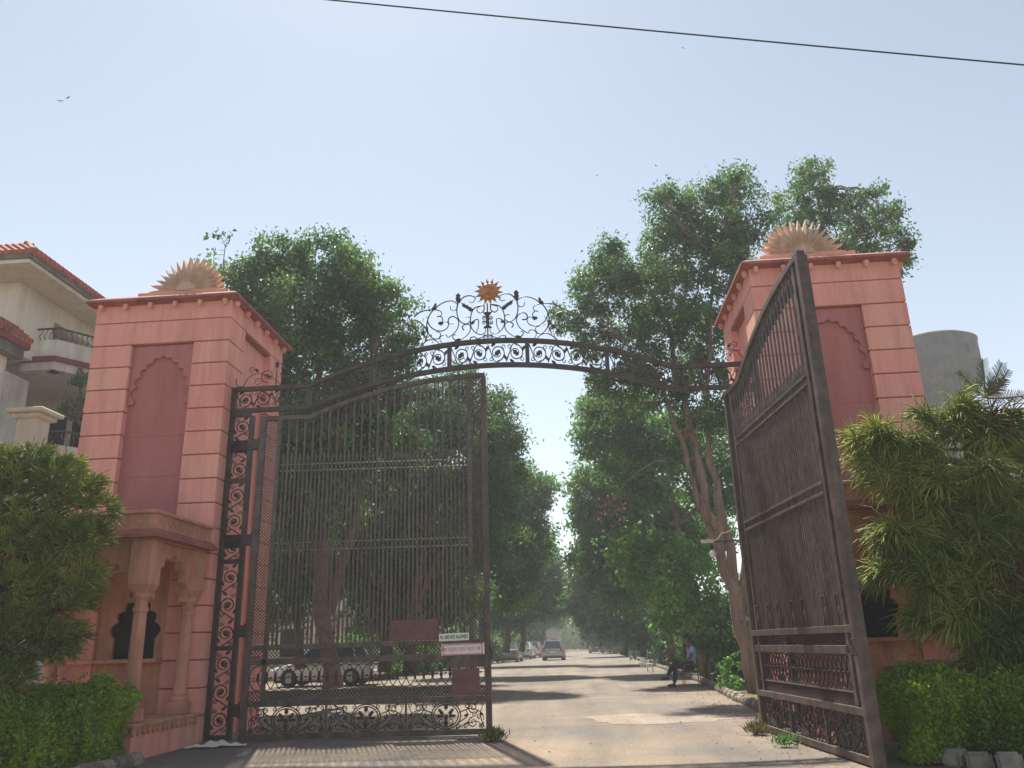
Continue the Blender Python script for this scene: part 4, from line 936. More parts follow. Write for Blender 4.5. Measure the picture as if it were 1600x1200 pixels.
ct, cb = conifer('drooping conifer with rope like yellow green branchlets in front of the right pillar', (6.15, -3.0), -3.1,
  [(1350, 700, 36), (1385, 680, 38), (1440, 690, 46), (1500, 660, 42), (1560, 665, 50), (1620, 700, 70, .3), (1370, 750, 44), (1440, 760, 60), (1520, 740, 60), (1590, 780, 70), (1400, 830, 46), (1480, 840, 70), (1570, 870, 80), (1400, 890, 36, 0, .7), (1450, 920, 46, 0, .8), (1530, 940, 60, 0, .7), (1600, 960, 70), (1660, 860, 90), (1400, 985, 20, -.1, .45), (1480, 1000, 34, 0, .45), (1600, 1040, 40, 0, .5), (1560, 1000, 46), (1510, 960, 44), (1450, 970, 26, 0, .8), (1545, 880, 60), (1470, 880, 40), (1445, 645, 24), (1480, 625, 22), (1345, 650, 10), (1402, 632, 9, -.1, 1.3)],
  31, 8, 150, .33, .0066, 'needle', 1.5, .05, (.3, 1.0))
q = MB()
for tip, brown in (((1497, 578), 0), ((1535, 560), 0), ((1566, 566), 0), ((1577, 577), 0), ((1573, 592), 1), ((1602, 618), 1)):
    a, e = at(1540, 622, -3.0)-cb, at(*tip, -3.0)-cb; q = MB(); q.tube([a, a.lerp(e, .5)+Vector((0, 0, -.02)), e], [.012, .009, .006], 5)
    d = (e-a).normalized(); sd_ = d.cross(Vector((0, 1, 0))).normalized(); n_ = 22
    for k in range(n_):
        p = a.lerp(e, .12+.86*k/n_)
        for s in (-1, 1): 
            L_ = .13*(1-.6*k/n_)+.02; q.tube([p, p+(sd_*s*.8+d*.55+Vector((0, random.uniform(-.3, .3), .15))).normalized()*L_], [.006, .003], 3, cap=False)
    q.build('leader_branch', M['deadleaf' if brown else 'needleD'], ct)
conifer('dense dark green conifer at the left edge in front of the left pillar', (-6.2, -3.2), -3.3,
  [(35, 760, 50), (95, 755, 42), (130, 770, 34), (60, 840, 70), (130, 840, 42), (20, 930, 70), (90, 920, 56), (135, 900, 26), (30, 1010, 56), (85, 1000, 40), (15, 1060, 36), (158, 800, 18), (-50, 850, 90), (-50, 980, 90), (-40, 750, 60), (60, 720, 24), (10, 720, 22), (110, 725, 16)],
  32, 84, 30, .12, .0062, 'needle', .35, .01)
# ---------------------------------------------------------------- hedges
def hedge(label, x0, x1, y0, y1, z1, n, seed, mt='leafH'):
    rng = np.random.default_rng(seed); t = thing('hedge', label, 'hedge', ((x0+x1)/2, (y0+y1)/2, 0)); cx, cy = (x0+x1)/2, (y0+y1)/2
    f = rng.uniform(size=n); P = np.stack([rng.uniform(x0, x1, n), rng.uniform(y0, y1, n), rng.uniform(.03, z1, n)], 1)
    k = f < .36; P[k, 2] = z1-np.abs(rng.normal(size=k.sum()))*.05
    k = (f >= .36) & (f < .72); P[k, 1] = y0+np.abs(rng.normal(size=k.sum()))*.05
    k = (f >= .72) & (f < .86); P[k, 0] = (x0 if cx > 0 else x1)+np.abs(rng.normal(size=k.sum()))*.05*(1 if cx > 0 else -1)
    w = .06*np.sin(P[:, 0]*3.1+seed)+.05*np.sin(P[:, 0]*9.7+P[:, 1]*5)+.03*np.sin(P[:, 0]*23+P[:, 1]*17); P[:, 2] *= 1+w; P[:, 1] += w*.8; P[:, 0] += .05*np.sin(P[:, 2]*7+P[:, 1]*4)
    tz = np.clip((P[:, 2]-z1*.55)/(z1*.45), 0, 1); P[:, 1] += tz**2.5*.22; fr = np.clip((y0+.35-P[:, 1])/.35, 0, 1); P[:, 2] -= fr*.10*tz
    ex = (x0-P[:, 0]+.3)/.3 if cx > 0 else (P[:, 0]-x1+.3)/.3; P[:, 2] *= 1-.16*np.clip(ex, 0, 1)**2
    sp_ = rng.uniform(size=n) < .05; P[sp_, 2] += rng.uniform(0, .16, sp_.sum())*(P[sp_, 2] > z1*.7)
    P -= np.array([cx, cy, 0]); link('foliage', leaf_mesh('foliage', leaf_arrays(P, .05, .30, rng, -.2), M[mt]), t)
    q = MB()
    for i in range(int((x1-x0)/.14)):
        x = x0+.08+i*.14-cx; y = rng.uniform(y0+.2, y1-.1)-cy
        q.tube([(x, y, -.03), (x+rng.normal()*.05, y+rng.normal()*.05, z1*.5), (x+rng.normal()*.1, y+rng.normal()*.1, z1*.92)], [.014, .01, .005], 4, cap=False)
        q.tube([(x, y, z1*.3), (x+rng.normal()*.15, y+rng.normal()*.12, z1*.8)], [.009, .004], 4, cap=False)
    q.build('stems', M['bark'], t)
hedge('clipped green hedge beneath the dark conifer on the left', -8.0, -4.36, -3.5, -2.62, .93, 46000, 41)
hedge('bright yellow green clipped hedge at the lower right, under the drooping conifer', 4.72, 8.8, -3.75, -2.95, .84, 56000, 42)
# small weeds, tufts and litter
def tuft_(label, x, y, h, n, seed, mt='grassdry', nm='weed', cat_='weed', L=.14):
    rng = np.random.default_rng(seed); S = np.stack([rng.normal(size=n)*h*.45, rng.normal(size=n)*h*.45, rng.uniform(0, h*.5, n)], 1)
    o = link(nm, leaf_mesh(nm, leaf_arrays(S, L, .07, rng, -1.3), M[mt]), None, (x, y, 0)); tag(o, label, cat_)
tuft_('dry grass tuft at the foot of the closed leaf free end', .05, -.72, .16, 260, 1)
tuft_('small dry weed beneath the hinge end of the opened leaf', 3.75, -.6, .14, 220, 2)
tuft_('sparse green weed on the sand before the opened leaf', 3.78, -2.0, .12, 90, 3, 'leafB')
tuft_('low green weed beside the last kerb stones by the opened leaf', 4.15, .6, .14, 200, 4, 'leafB')
rng = np.random.default_rng(9); t = thing('flowering_shrub', 'small pale leaved shrub on the verge behind the kerb stones', 'shrub', (4.95, 8.6, 0))
P, O = crown_points([(0, 0, .45, .32, .32, .34), (.1, 0, .2, .3, .3, .2)], 1.2, rng, .1, 40); link('foliage', leaf_mesh('foliage', leaf_arrays(P, .09, .3, rng), M['leafC']), t)
q = MB(); [q.tube([(0, 0, -.03), (rng.normal()*.12, rng.normal()*.1, .5)], [.012, .005], 4) for _ in range(5)]; q.build('stems', M['bark'], t)
n = 900; P = np.stack([rng.uniform(2.2, 4.6, n)**1, rng.uniform(-3.5, 22, n), np.full(n, .012)], 1); P[:, 0] = 4.5-np.abs(rng.normal(size=n))*.5+P[:, 1]*.022
V = leaf_arrays(P, .06, .3, rng, 0).reshape(-1, 4, 3); V[:, :, 2] = .008+np.abs(V[:, :, 2]-.012)*.25
tag(link('fallen_leaves', leaf_mesh('fallen_leaves', V.reshape(-1, 3), M['deadleaf'])), 'dry fallen leaves and litter on the sand along the right kerb', 'leaf litter', kind='stuff')
q = MB()
for i in range(320):
    x, y = rng.uniform(-4.2, 4.3), rng.uniform(-4.5, 9); x = x if rng.uniform() < .3 else 4.3-abs(rng.normal())*.5; r = rng.uniform(.004, .014)
    q.lathe([(r*.6, 0), (r, r*.5), (r*.55, r)], (x, y, -.002), 5)
tag(q.build('pebbles', M['kerb']), 'pebbles and crumbs of stone on the sandy road by the gate', 'pebbles', kind='stuff')
# sapling on the left pillar
sp = thing('sapling', 'thin leafy sapling sprouting from the top of the left pillar', 'sapling', (-4.95, 1.9, 7.4))
q = MB(); A = lambda x, y: at(x, y, 1.9)-Vector((-4.95, 1.9, 7.4)); main = [Vector((0, 0, 0))]+[A(*p) for p in ((352, 440), (349, 410), (352, 385), (343, 365))]
q.tube(main, [.014, .012, .010, .008, .005], 5)
for p, e in (((351, 398), (330, 398)), ((352, 385), (356, 372)), ((348, 372), (326, 366)), ((350, 378), (360, 366)), ((351, 392), (342, 390))): q.tube([A(*p), A(*e)], [.006, .004], 4)
q.build('stem', M['twig'], sp)
rng = np.random.default_rng(77); pts = []
for e in ((326, 398), (333, 392), (340, 388), (356, 370), (326, 364), (334, 362), (343, 360), (361, 366), (350, 364), (328, 370), (345, 372), (358, 378)):
    for _ in range(3): pts.append(np.array(A(*e))+rng.normal(size=3)*.04)
link('leaves', leaf_mesh('leaves', leaf_arrays(np.array(pts), .13, .38, rng, .6), M['leafB']), sp)
# sprig on the villa side, between villa and pillar
NL += make_tree('small leafy tree showing between the villa balcony and the left pillar', 6.5,
  [(128, 588, 12), (118, 600, 7), (112, 635, 9), (128, 628, 8), (100, 640, 5), (165, 610, 34), (165, 680, 40), (180, 560, 20)], [], 'leafB', 61, .10, .8, .12, 30, base=(-8.7, 6.5), dj=.2)
print('LEAVES', NL)
# ---------------------------------------------------------------- kerbs
def kerb_row(label, path, n, loc, h=.17, w=.2):
    t = thing('kerb', label, 'kerb', loc); rr = random.Random(n)
    P = [Vector((*p, 0)) for p in path]; seg = [(P[i+1]-P[i]).length for i in range(len(P)-1)]; tot = sum(seg)
    def pos(s):
        for i, L in enumerate(seg):
            if s <= L or i == len(seg)-1: return P[i].lerp(P[i+1], s/L), atan2(P[i+1].y-P[i].y, P[i+1].x-P[i].x)
            s -= L
    L = tot/n; ms = []
    for k in range(4):
        q = MB(); a = rr.uniform(.9, 1.1); prof = [(w*.5*cos(x_)*a, h*(.25+.75*sin(x_)) if 0 < x_ < pi else 0) for x_ in [pi*j/8 for j in range(9)]]
        prof = [(w*.5, 0), (w*.52, h*.5), (w*.42, h*.85), (w*.2, h), (-w*.2, h*.99), (-w*.42, h*.84), (-w*.5, 0)]
        prof = [(y*a*rr.uniform(.95, 1.05), z*rr.uniform(.95, 1.05)) for y, z in prof]
        q.prism(prof, -L*.47, L*.47, ax='x'); me = q.mesh('kerb_stone', M['kerb' if k % 2 else 'kerbw']); bm = bmesh.new(); bm.from_mesh(me); bmesh.ops.dissolve_limit(bm, angle_limit=.02, verts=bm.verts, edges=bm.edges); bmesh.ops.bevel(bm, geom=[e for e in bm.edges if e.calc_face_angle(0) > .5], offset=.028, segments=2, affect='EDGES'); bm.to_mesh(me); bm.free(); ms.append(me)
    for i in range(n):
        p, a = pos((i+.5)*L); o = link('kerb_stone', ms[(i % 2)+2*rr.randint(0, 1)], t, (p.x-loc[0]+rr.uniform(-.012, .012), p.y-loc[1]+rr.uniform(-.012, .012), rr.uniform(-.02, 0))); o.rotation_euler = (rr.uniform(-.06, .06), rr.uniform(-.03, .03), a+rr.uniform(-.06, .06))
kerb_row('row of rounded grey and white kerb stones along the right edge of the road', [(4.62, 1.3), (4.72, 6), (5.1, 13), (5.3, 28), (5.7, 60)], 150, (4.7, 5, 0))
kerb_row('short striped kerb below the left hedge at the lower left corner', [(-4.28, -2.4), (-4.28, -5.5)], 10, (-4.3, -3.8, 0))
kerb_row('grey kerb at the foot of the bright hedge in the lower right corner', [(4.55, -2.75), (5.2, -3.95), (6.5, -4.3), (8.8, -4.4)], 20, (5, -3.6, 0))
# ---------------------------------------------------------------- cars
def car(label, loc, rz, kind, paint, group='cars parked and standing along the road'):
    t = thing('car', label, 'car', loc, rz, group); m = M[paint]     # local +y is forward, rear at y = 0
    L = {'sedan': 4.4, 'hatch': 3.9, 'suv': 4.3}[kind]; W_ = .86; H = {'sedan': 1.47, 'hatch': 1.50, 'suv': 1.72}[kind]; belt = {'sedan': .95, 'hatch': .93, 'suv': 1.08}[kind]
    st = [(0, .42, belt-.16, .72), (.04, .30, belt-.04, .80), (.25, .25, belt, W_), (1.0, .22, belt, W_), (L*.5, .22, belt-.01, W_), (L*.72, .22, belt-.03, W_), (L*.93, .26, belt-.20, W_*.95), (L-.03, .34, belt-.32, W_*.86), (L, .42, belt-.40, W_*.75)]
    vs = []; fs = []; R_ = 10
    for (y, zl, zh, w) in st:
        zm = (zl+zh)/2
        for (x, z) in ((w*.86, zl), (w*.98, zl+.08), (w, zm), (w*.97, zh-.06), (w*.88, zh)): vs.append((x, y, z))
        for (x, z) in ((w*.88, zh), (w*.97, zh-.06), (w, zm), (w*.98, zl+.08), (w*.86, zl)): vs.append((-x, y, z))
    for i in range(len(st)-1):
        for k in range(R_): fs.append((i*R_+k, i*R_+(k+1) % R_, (i+1)*R_+(k+1) % R_, (i+1)*R_+k))
    fs += [tuple(range(R_))[::-1], tuple((len(st)-1)*R_+k for k in range(R_))]
    q = MB(); q.add(vs, fs); q.build('body', m, t, smooth=False)
    r0 = {'sedan': .62, 'hatch': .10, 'suv': .10}[kind]; r1 = {'sedan': 1.25, 'hatch': .42, 'suv': .30}[kind]; f1, f0_ = L*.58, L*.76
    q = MB(); frustum(q, -W_*.87, W_*.87, r0, f0_, belt-.02, -W_*.66, W_*.66, r1, f1, H-.05); q.build('cabin_glass', M['glass'], t)
    q = MB(); q.box(-W_*.70, W_*.70, r1-.06, f1+.04, H-.06, H, ch=.022); q.build('roof', m, t)
    for s in (-1, 1):
        for (a, b_) in (((s*W_*.87, r0, belt-.02), (s*W_*.67, r1, H-.04)), ((s*W_*.87, f0_, belt-.02), (s*W_*.67, f1, H-.04)), ((s*W_*.875, L*.45, belt-.02), (s*W_*.675, L*.45, H-.04)), ((s*W_*.87, r0+.55, belt-.02), (s*W_*.67, r1+.35, H-.04))):
            q = MB(); q.tube([a, b_], .042, 6); q.build('roof_pillar', m, t)
        q = MB(); q.box(s*W_*.98-.09*s, s*W_*.98+.12*s, f0_-.45, f0_-.30, belt, belt+.14, ch=.02); q.build('mirror', m, t)
        if kind == 'sedan': q = MB(); q.box(s*.50, s*.80, -.03, .10, belt-.28, belt-.10, ch=.02)
        else: q = MB(); q.box(s*.58, s*.80, -.03, .10, belt-.24, belt+.06, ch=.02)
        q.build('tail_light', M['lens'], t)
        q = MB(); q.box(s*.5, s*.76, L-.10, L+.01, belt-.42, belt-.28, ch=.02); q.build('headlight', M['white'], t)
        for y in (.75, L-.78):
            q = MB(); prof = [(.30, -.10), (.33, -.07), (.33, .07), (.30, .10)]; q.lathe(prof, (0, 0, 0), 18); mt = Matrix.Translation((s*.76, y, .33)) @ Matrix.Rotation(pi/2, 4, 'Y'); q.v = [tuple(mt @ Vector(w)) for w in q.v]; wh = q.build('wheel', M['tyre'], t)
            q = MB(); q.lathe([(.20, -.012), (.18, .012), (.05, .02)], (0, 0, 0), 14); mt = Matrix.Translation((s*.865, y, .33)) @ Matrix.Rotation(s*pi/2, 4, 'Y'); q.v = [tuple(mt @ Vector(w)) for w in q.v]; q.build('rim', M['rim'], wh)
    bx('bumper', m if kind != 'suv' else M['plastic'], t, -.80, .80, -.10, .12, .32, .56, ch=.05); bx('bumper_strip', M['plastic'], t, -.74, .74, -.08, .10, .24, .319)
    bx('number_plate', M['signpink'], t, -.25, .25, -.115, -.101, .60 if kind != 'x' else .5, .71); bx('rear_trim', M['plastic'], t, -.3, .3, -.02, .03, .73, .77)
    bx('underbody', M['plastic'], t, -.72, .72, .25, L-.25, .16, .26)
    return t
M['p_bronze'] = mat('paint_bronze', (.20, .18, .155), .3, metal=.35, var=.08, coat=.6); M['p_white'] = mat('paint_white', (.68, .68, .67), .3, var=.06, coat=.6)
M['p_silver'] = mat('paint_silver', (.42, .43, .44), .32, metal=.4, var=.06, coat=.6); M['p_red'] = mat('paint_dark_red', (.10, .025, .03), .35, var=.1, coat=.5); M['p_dark'] = mat('paint_dark', (.04, .045, .05), .3, var=.1, coat=.6)
car('bronze grey sedan parked nearest on the left of the road', (-4.25, 51.5, 0), radians(-3), 'sedan', 'p_bronze')
car('white sedan parked behind the bronze one', (-3.85, 63, 0), radians(-4), 'sedan', 'p_white')
car('white hatchback farther along the parked row', (-3.3, 70, 0), radians(-5), 'hatch', 'p_white')
car('dark sport utility car at the far end of the parked row', (-2.5, 84, 0), radians(4), 'suv', 'p_silver')
car('silver white hatchback standing in the road, seen from behind', (-.75, 54, 0), radians(-2), 'hatch', 'p_silver')
car('dark red car parked far along the right side', (3.6, 88, 0), radians(3), 'hatch', 'p_red')
car('white car behind the bars of the closed leaf', (-6.4, 18.9, 0), radians(90), 'hatch', 'p_white', 'cars behind the closed gate leaf')
car('dark car behind the bars of the closed leaf', (-10.8, 17.2, 0), radians(80), 'sedan', 'p_dark', 'cars behind the closed gate leaf')
# ---------------------------------------------------------------- seated man
def skin_obj(name, verts, edges, m, parent, sub=2, root=0):
    me = bpy.data.meshes.new(name); me.from_pydata([v_[:3] for v_ in verts], edges, []); me.update(); me.materials.append(m)
    o = link(name, me, parent); mo = o.modifiers.new('skin', 'SKIN'); mo.use_smooth_shade = True
    d = me.skin_vertices[0].data
    for i, v_ in enumerate(verts): r = v_[3]; d[i].radius = (r, v_[4] if len(v_) > 4 else r); d[i].use_root = (i == root)
    s = o.modifiers.new('sub', 'SUBSURF'); s.levels = sub; s.render_levels = sub; return o
man = thing('person', 'man in blue shirt and dark trousers sitting on a chair, one hand at his face', 'person', (4.55, 12.1, 0))
# figure faces -x; local coords
V_ = [(0, 0, .54, .13), (.03, 0, .72, .12), (.06, 0, .92, .135), (.05, 0, 1.08, .09), (.02, 0, 1.16, .052), (-.02, 0, 1.22, .06), (-.035, 0, 1.30, .088, .08), (-.03, 0, 1.385, .075),
      (.06, -.17, 1.05, .06), (-.02, -.25, .80, .046), (-.22, -.18, .68, .036), (-.30, -.15, .66, .03, .022),
      (.06, .17, 1.05, .06), (-.13, .23, .86, .046), (-.16, .10, 1.10, .034), (-.14, .05, 1.19, .028, .02),
      (-.05, -.10, .54, .10), (-.46, -.12, .56, .068), (-.50, -.14, .30, .055), (-.53, -.14, .09, .042), (-.66, -.15, .045, .036),
      (-.05, .10, .54, .10), (-.44, .02, .66, .068), (-.62, -.10, .46, .052), (-.72, -.14, .27, .04), (-.84, -.13, .26, .034)]
E_ = [(0, 1), (1, 2), (2, 3), (3, 4), (4, 5), (5, 6), (6, 7), (3, 8), (8, 9), (9, 10), (10, 11), (3, 12), (12, 13), (13, 14), (14, 15), (0, 16), (16, 17), (17, 18), (18, 19), (19, 20), (0, 21), (21, 22), (22, 23), (23, 24), (24, 25)]
for (h, dx, dz) in ((11, -.07, -.01), (15, .02, .06)):      # five fingers on each hand
    b0 = V_[h]
    for k in range(5):
        o_ = (k-2)*.014; L_ = (.75, .95, 1.0, .95, .7)[k]; i0 = len(V_)
        V_.append((b0[0]+dx*.55*L_, b0[1]+o_, b0[2]+dz*.6*L_, .009)); V_.append((b0[0]+dx*L_*1.1, b0[1]+o_*1.2, b0[2]+dz*L_*1.1-.008, .007)); E_ += [(h, i0), (i0, i0+1)]
body = skin_obj('body', V_, E_, M['skin'], man)
q = MB(); q.tube([(-.115, 0, 1.325), (-.135, 0, 1.295), (-.118, 0, 1.28)], [.012, .017, .008], 6)
for s in (-1, 1): q.tube([(-.03, s*.083, 1.33), (-.022, s*.092, 1.30), (-.03, s*.083, 1.27)], .012, 6)
q.tube([(-.118, -.025, 1.25), (-.124, 0, 1.248), (-.118, .025, 1.25)], .006, 5); q.build('face_features', M['skin'], man)
q = MB()
for s in (-1, 1): q.lathe([(.011, 0), (.002, .009)], (-.118, s*.032, 1.325), 8)
q.build('eyes', M['black'], man)
skin_obj('hair', [(-.03, 0, 1.36, .094), (.02, 0, 1.34, .085), (.035, 0, 1.27, .06), (-.06, 0, 1.40, .06)], [(0, 1), (1, 2), (0, 3)], M['hair'], man, 2)
skin_obj('shirt', [(0, 0, .56, .145), (.03, 0, .74, .14), (.06, 0, .93, .155), (.05, 0, 1.07, .105), (.035, 0, 1.12, .07), (.06, -.18, 1.04, .075), (.01, -.225, .90, .066), (.06, .18, 1.04, .075), (-.05, .215, .94, .066)], [(0, 1), (1, 2), (2, 3), (3, 4), (3, 5), (5, 6), (3, 7), (7, 8)], M['shirt'], man)
skin_obj('trousers', [(0, 0, .54, .145), (-.05, -.10, .545, .115), (-.46, -.12, .565, .082), (-.50, -.14, .31, .072), (-.53, -.14, .11, .066), (-.05, .10, .545, .115), (-.44, .02, .665, .082), (-.61, -.09, .47, .07), (-.70, -.13, .30, .062)], [(0, 1), (1, 2), (2, 3), (3, 4), (0, 5), (5, 6), (6, 7), (7, 8)], M['trouser'], man)
for (x, y, z) in ((-.60, -.145, .045), (-.78, -.14, .245)): q = MB(); q.box(x-.13, x+.11, y-.045, y+.045, z-.045, z+.035, ch=.025); q.build('shoe', M['black'], man)
ch = thing('chair', 'chair with orange metal legs under the seated man', 'chair', (4.55, 12.1, 0))
bx('seat', M['black'], ch, -.24, .22, -.23, .23, .40, .44, ch=.015)
for x in (-.22, .20):
    for y in (-.21, .21): q = MB(); q.tube([(x, y, .41), (x*1.12, y*1.08, -.01)], .014, 6); q.build('leg', M['chairmetal'], ch)
for y in (-.21, .21): q = MB(); q.tube([(-.22, y, .60), (.24, y, .62), (.26, y, .44)], .013, 6); q.tube([(-.22, y, .60), (-.23, y, .4)], .013, 6); q.build('armrest', M['chairmetal'], ch)
q = MB(); q.tube([(.22, -.21, .43), (.32, -.21, .88), (.32, .21, .88), (.22, .21, .43)], .014, 6); q.build('back_frame', M['chairmetal'], ch)
for k in range(5): q = MB(); q.tube([(.235, -.16+k*.08, .5), (.318, -.16+k*.08, .87)], .008, 5); q.build('back_slat', M['chairmetal'], ch)
# ---------------------------------------------------------------- things along the right verge
bw_ = thing('boundary_wall', 'weathered white boundary posts and panel on the right verge beyond the seated man', 'wall', (6.2, 44, 0))
bx('post', M['villawhite'], bw_, -.55, -.3, -.2, .1, 0, 1.7, ch=.02); bx('post', M['villawhite'], bw_, 1.5, 1.75, -.2, .1, 0, 1.7, ch=.02); bx('panel', M['conc2'], bw_, -.3, 1.5, -.1, .0, .1, 1.35)
for k in range(6): bx('panel_slat', M['villawhite'], bw_, -.2+k*.28, -.1+k*.28, -.14, -.101, .1, 1.3)
cbx = thing('junction_box', 'tall grey electrical box on the right verge near the white posts', 'electrical box', (5.95, 34, 0)); bx('cabinet', M['conc2'], cbx, -.35, .35, -.2, .2, .25, 1.35, ch=.02); bx('cabinet_door', M['conc'], cbx, -.3, .3, -.215, -.201, .3, 1.3); bx('foot', M['kerb'], cbx, -.3, .3, -.15, .15, 0, .249)
st = thing('stool', 'small white board stool standing on the sand by the right kerb', 'stool', (4.35, 24, 0)); bx('top', M['white'], st, -.14, .14, -.1, .1, .20, .36, ch=.01)
for x in (-.11, .11): bx('leg', M['chairmetal'], st, x-.015, x+.015, -.03, .03, 0, .199)
tb = MB(); tb.lathe([(.18, 0), (.26, .12), (.28, .24), (.25, .24), (.2, .05)], (0, 0, 0), 14); tag(tb.build('tub', M['white'], None, loc=(4.65, 31, 0)), 'white plastic tub lying by the right kerb', 'tub')
# street lamp among the leaves
sl = thing('street_lamp', 'street lamp whose pale head shows among the right hand trees', 'street lamp', (6.6, 27, 0)); hd = at(992, 745, 27)-Vector((6.6, 27, 0))
q = MB(); q.tube([(0, 0, 0), (0, 0, hd.z-.7), (-.25, 0, hd.z-.2), (hd.x+.3, 0, hd.z)], [.09, .06, .045, .035], 8); q.build('pole', M['conc'], sl)
q = MB(); q.box(hd.x-.38, hd.x+.3, -.13, .13, hd.z-.07, hd.z+.07, ch=.04); q.build('lamp_head', M['white'], sl)
# dead branch hanging in front of the right trees
db = thing('dead_branch', 'bare bent dead branch with withered leaves hanging among the right trees', 'branch', tuple(at(1043, 722, 12)))
A = lambda x, y: at(x, y, 12)-Vector(db.location); q = MB(); q.tube([A(*p) for p in ((1043, 722), (1025, 720), (1000, 735), (980, 752), (965, 770), (950, 785), (935, 793))], [.035, .035, .03, .026, .022, .016, .01], 6)
for a, e in (((965, 770), (955, 792)), ((958, 777), (945, 778)), ((950, 785), (948, 800))): q.tube([A(*a), A(*e)], [.014, .006], 4)
q.build('wood', M['barkpale'], db); rng = np.random.default_rng(5); P = np.array([np.array(A(rng.uniform(930, 975), rng.uniform(775, 815)))+rng.normal(size=3)*.1 for _ in range(90)]); link('withered_leaves', leaf_mesh('withered_leaves', leaf_arrays(P, .13, .2, rng, 1), M['deadleaf']), db)
# bulb on a rod fixed to the right side strip
bl_ = thing('bulb_lamp', 'bare glass bulb hanging from a short rod on the right gate post, with its cable', 'lamp', (4.09, -.06, 2.75)); B_ = lambda x, y: at(x, y, -.08)-Vector((4.09, -.06, 2.75))
a, e = B_(1096, 846), B_(1113, 847); q = MB(); q.box(min(a.x, e.x), max(a.x, e.x)+.02, -.05, .01, a.z-.025, a.z+.025); q.build('rod_end', M['cream'], bl_)
q = MB(); q.tube([e, B_(1122, 841), B_(1128, 832), B_(1134, 832), B_(1143, 828), B_(1150, 812), B_(1153, 790), B_(1152, 770)], .010, 6); q.build('cable', M['cream'], bl_)
q = MB(); q.tube([Vector((e.x, -.02, e.z)), Vector((0.0, -.02, e.z+.02))], .010, 6); q.build('rod', M['iron'], bl_)
c = B_(1114, 866); q = MB(); q.lathe([(.001, -.055), (.035, -.045), (.052, -.01), (.05, .02), (.025, .06), (.022, .075)], (c.x, c.y, c.z), 14); q.build('bulb', M['white'], bl_, smooth=True)
q = MB(); q.lathe([(.026, .07), (.026, .14), (.01, .15)], (c.x, c.y, c.z), 10); q.build('holder', M['black'], bl_)
# rag on the ground
rng = np.random.default_rng(4); nx, ny = 16, 10; vs = []; fs = []
for j in range(ny):
    for i in range(nx):
        x = (i/(nx-1)-.5)*.85; y = (j/(ny-1)-.5)*.42; e_ = max(0, 1-abs(x)/.46)*max(0, 1-abs(y)/.24)
        vs.append((x+rng.normal()*.012, y*(.35+.65*e_)+rng.normal()*.01, .012+.16*e_*abs(sin(x*17)*cos(y*21+x*9))+abs(rng.normal())*.008))
for j in range(ny-1):
    for i in range(nx-1): fs.append((j*nx+i, j*nx+i+1, (j+1)*nx+i+1, (j+1)*nx+i))
q = MB(); q.add(vs, fs); rg = q.build('rag', M['cloth'], None, loc=(-4.0, -.75, 0)); rg.rotation_euler.z = .3; tag(rg, 'crumpled white rag on the ground at the foot of the left gate strip', 'rag')
rg.data.polygons.foreach_set('use_smooth', [True]*len(rg.data.polygons)); ss_ = rg.modifiers.new('sub', 'SUBSURF'); ss_.levels = 2; ss_.render_levels = 2
so_ = rg.modifiers.new('solid', 'SOLIDIFY'); so_.thickness = .006
# overhead cable
p0, p1 = at(530, 0, -6), at(1600, 100, -6); d = p1-p0; pts = []
for i in range(41):
    t_ = -1.6+4.2*i/40; pts.append(p0+d*t_+Vector((0, 0, -.02+.035*(t_-.5)**2*1.0)))
q = MB(); q.tube([p-pts[0] for p in pts], .008, 6); tag(q.build('overhead_cable', M['black'], None, loc=tuple(pts[0])), 'black overhead cable crossing the sky at the top', 'cable')
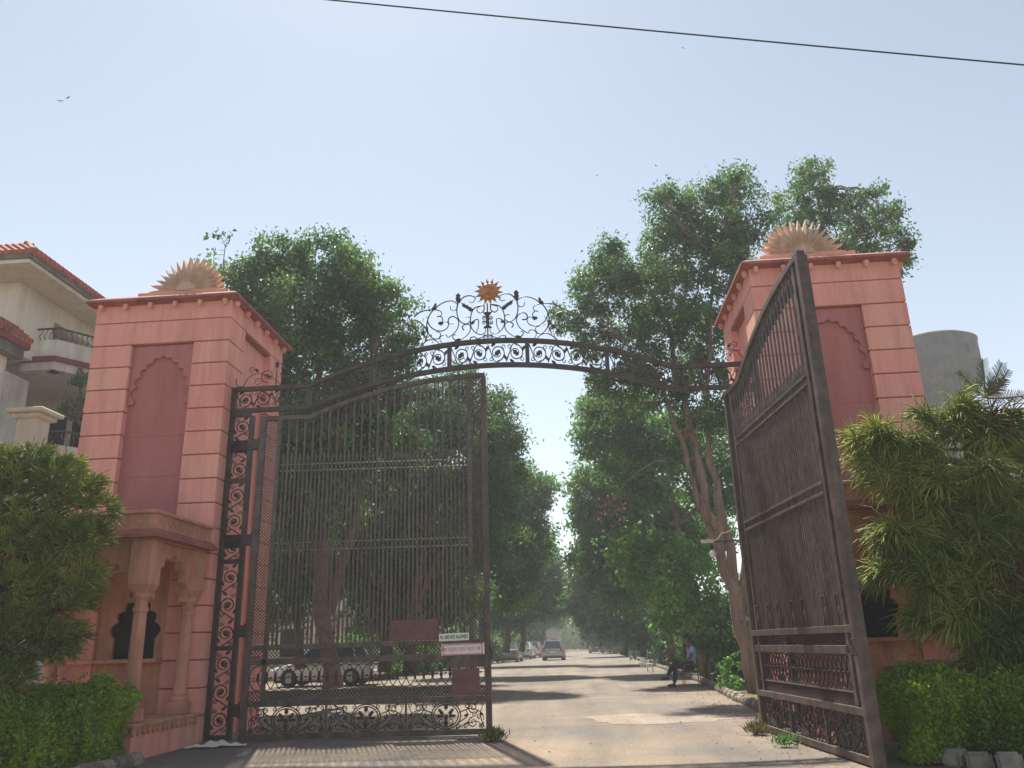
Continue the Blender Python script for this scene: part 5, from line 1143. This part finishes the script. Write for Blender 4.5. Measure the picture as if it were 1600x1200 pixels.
# birds
for i, (x, y, Y, s, ph, lb) in enumerate(((94, 158, 60, 1.0, .2, 'dark bird gliding in the sky at the upper left, the lower of the pair'), (106, 153, 62, 1.0, -.4, 'dark bird gliding in the sky at the upper left, the higher of the pair'), (1067, 75, 80, .7, .3, 'tiny bird high in the sky just under the overhead cable'), (1025, 259, 80, .8, .9, 'tiny bird flying in the sky above the right tree'), (933, 274, 80, .7, -.5, 'tiny pale bird left of the one above the right tree'))):
    bd = thing('bird', lb, 'bird', tuple(at(x, y, Y)), ph, 'birds in the sky'); bd.scale = (s*.75, s*.75, s*.75)
    q = MB(); q.tube([(0, -.26, 0), (0, -.18, .0), (0, 0, .0), (0, .16, .02), (0, .24, .03), (0, .30, .02)], [.03, .05, .075, .05, .035, .008], 6); q.build('body', M['black'], bd)
    for sgn in (-1, 1):
        q = MB(); q.add([(0, -.08, .03), (0, .1, .03), (sgn*.25, .12, .14), (sgn*.55, -.02, .06), (sgn*.28, -.07, .13), (0, -.08, .01), (0, .1, .01), (sgn*.25, .12, .12), (sgn*.28, -.07, .11)], [(0, 1, 2, 4), (4, 2, 3), (5, 8, 7, 6), (8, 3, 7)]); q.build('wing', M['black'], bd)
# far hut and pale roof at the right edge
hu = thing('hut', 'small pale hut at the far left end of the road', 'hut', tuple(at(866, 1009, 105)[:2])+(0,)); bx('wall', M['conc2'], hu, -1.0, 1.0, -1, 1, 0, 2.6); bx('door', M['grime'], hu, -.4, .4, -1.04, -1.005, 0, 2)
q = MB(); q.prism([(-1.3, 2.601), (1.3, 2.601), (0, 3.2)], -1.3, 1.3); q.build('roof', M['conc2'], hu)
p = at(1600, 632, 22); ho = thing('house', 'pale roofed house just visible at the right edge behind the conifer', 'house', (p.x+2.2, 22, 0)); bx('wall', M['villawhite'], ho, -2.2, 6, -1, 6, 0, p.z-.4)
q = MB(); q.prism([(-2.6, p.z-.39), (6, p.z-.39), (2, p.z+1.9)], -1.4, 6.3); q.build('roof', M['white'], ho)

# ---------------------------------------------------------------- air
b = MB(); b.box(-160, 160, -60, 230, -1.3, 31); hz = tag(b.build('haze', M['white']), 'thin pale heat haze over the whole place', 'haze', kind='stuff')
hm = bpy.data.materials.new('haze_air'); hm.use_nodes = True; hn = hm.node_tree.nodes; hn.clear(); ho_ = hn.new('ShaderNodeOutputMaterial'); pv = hn.new('ShaderNodeVolumePrincipled')
pv.inputs['Color'].default_value = (.92, .95, 1, 1); pv.inputs['Density'].default_value = .0019; pv.inputs['Anisotropy'].default_value = .2
hm.node_tree.links.new(pv.outputs[0], ho_.inputs['Volume']); hz.data.materials.clear(); hz.data.materials.append(hm)
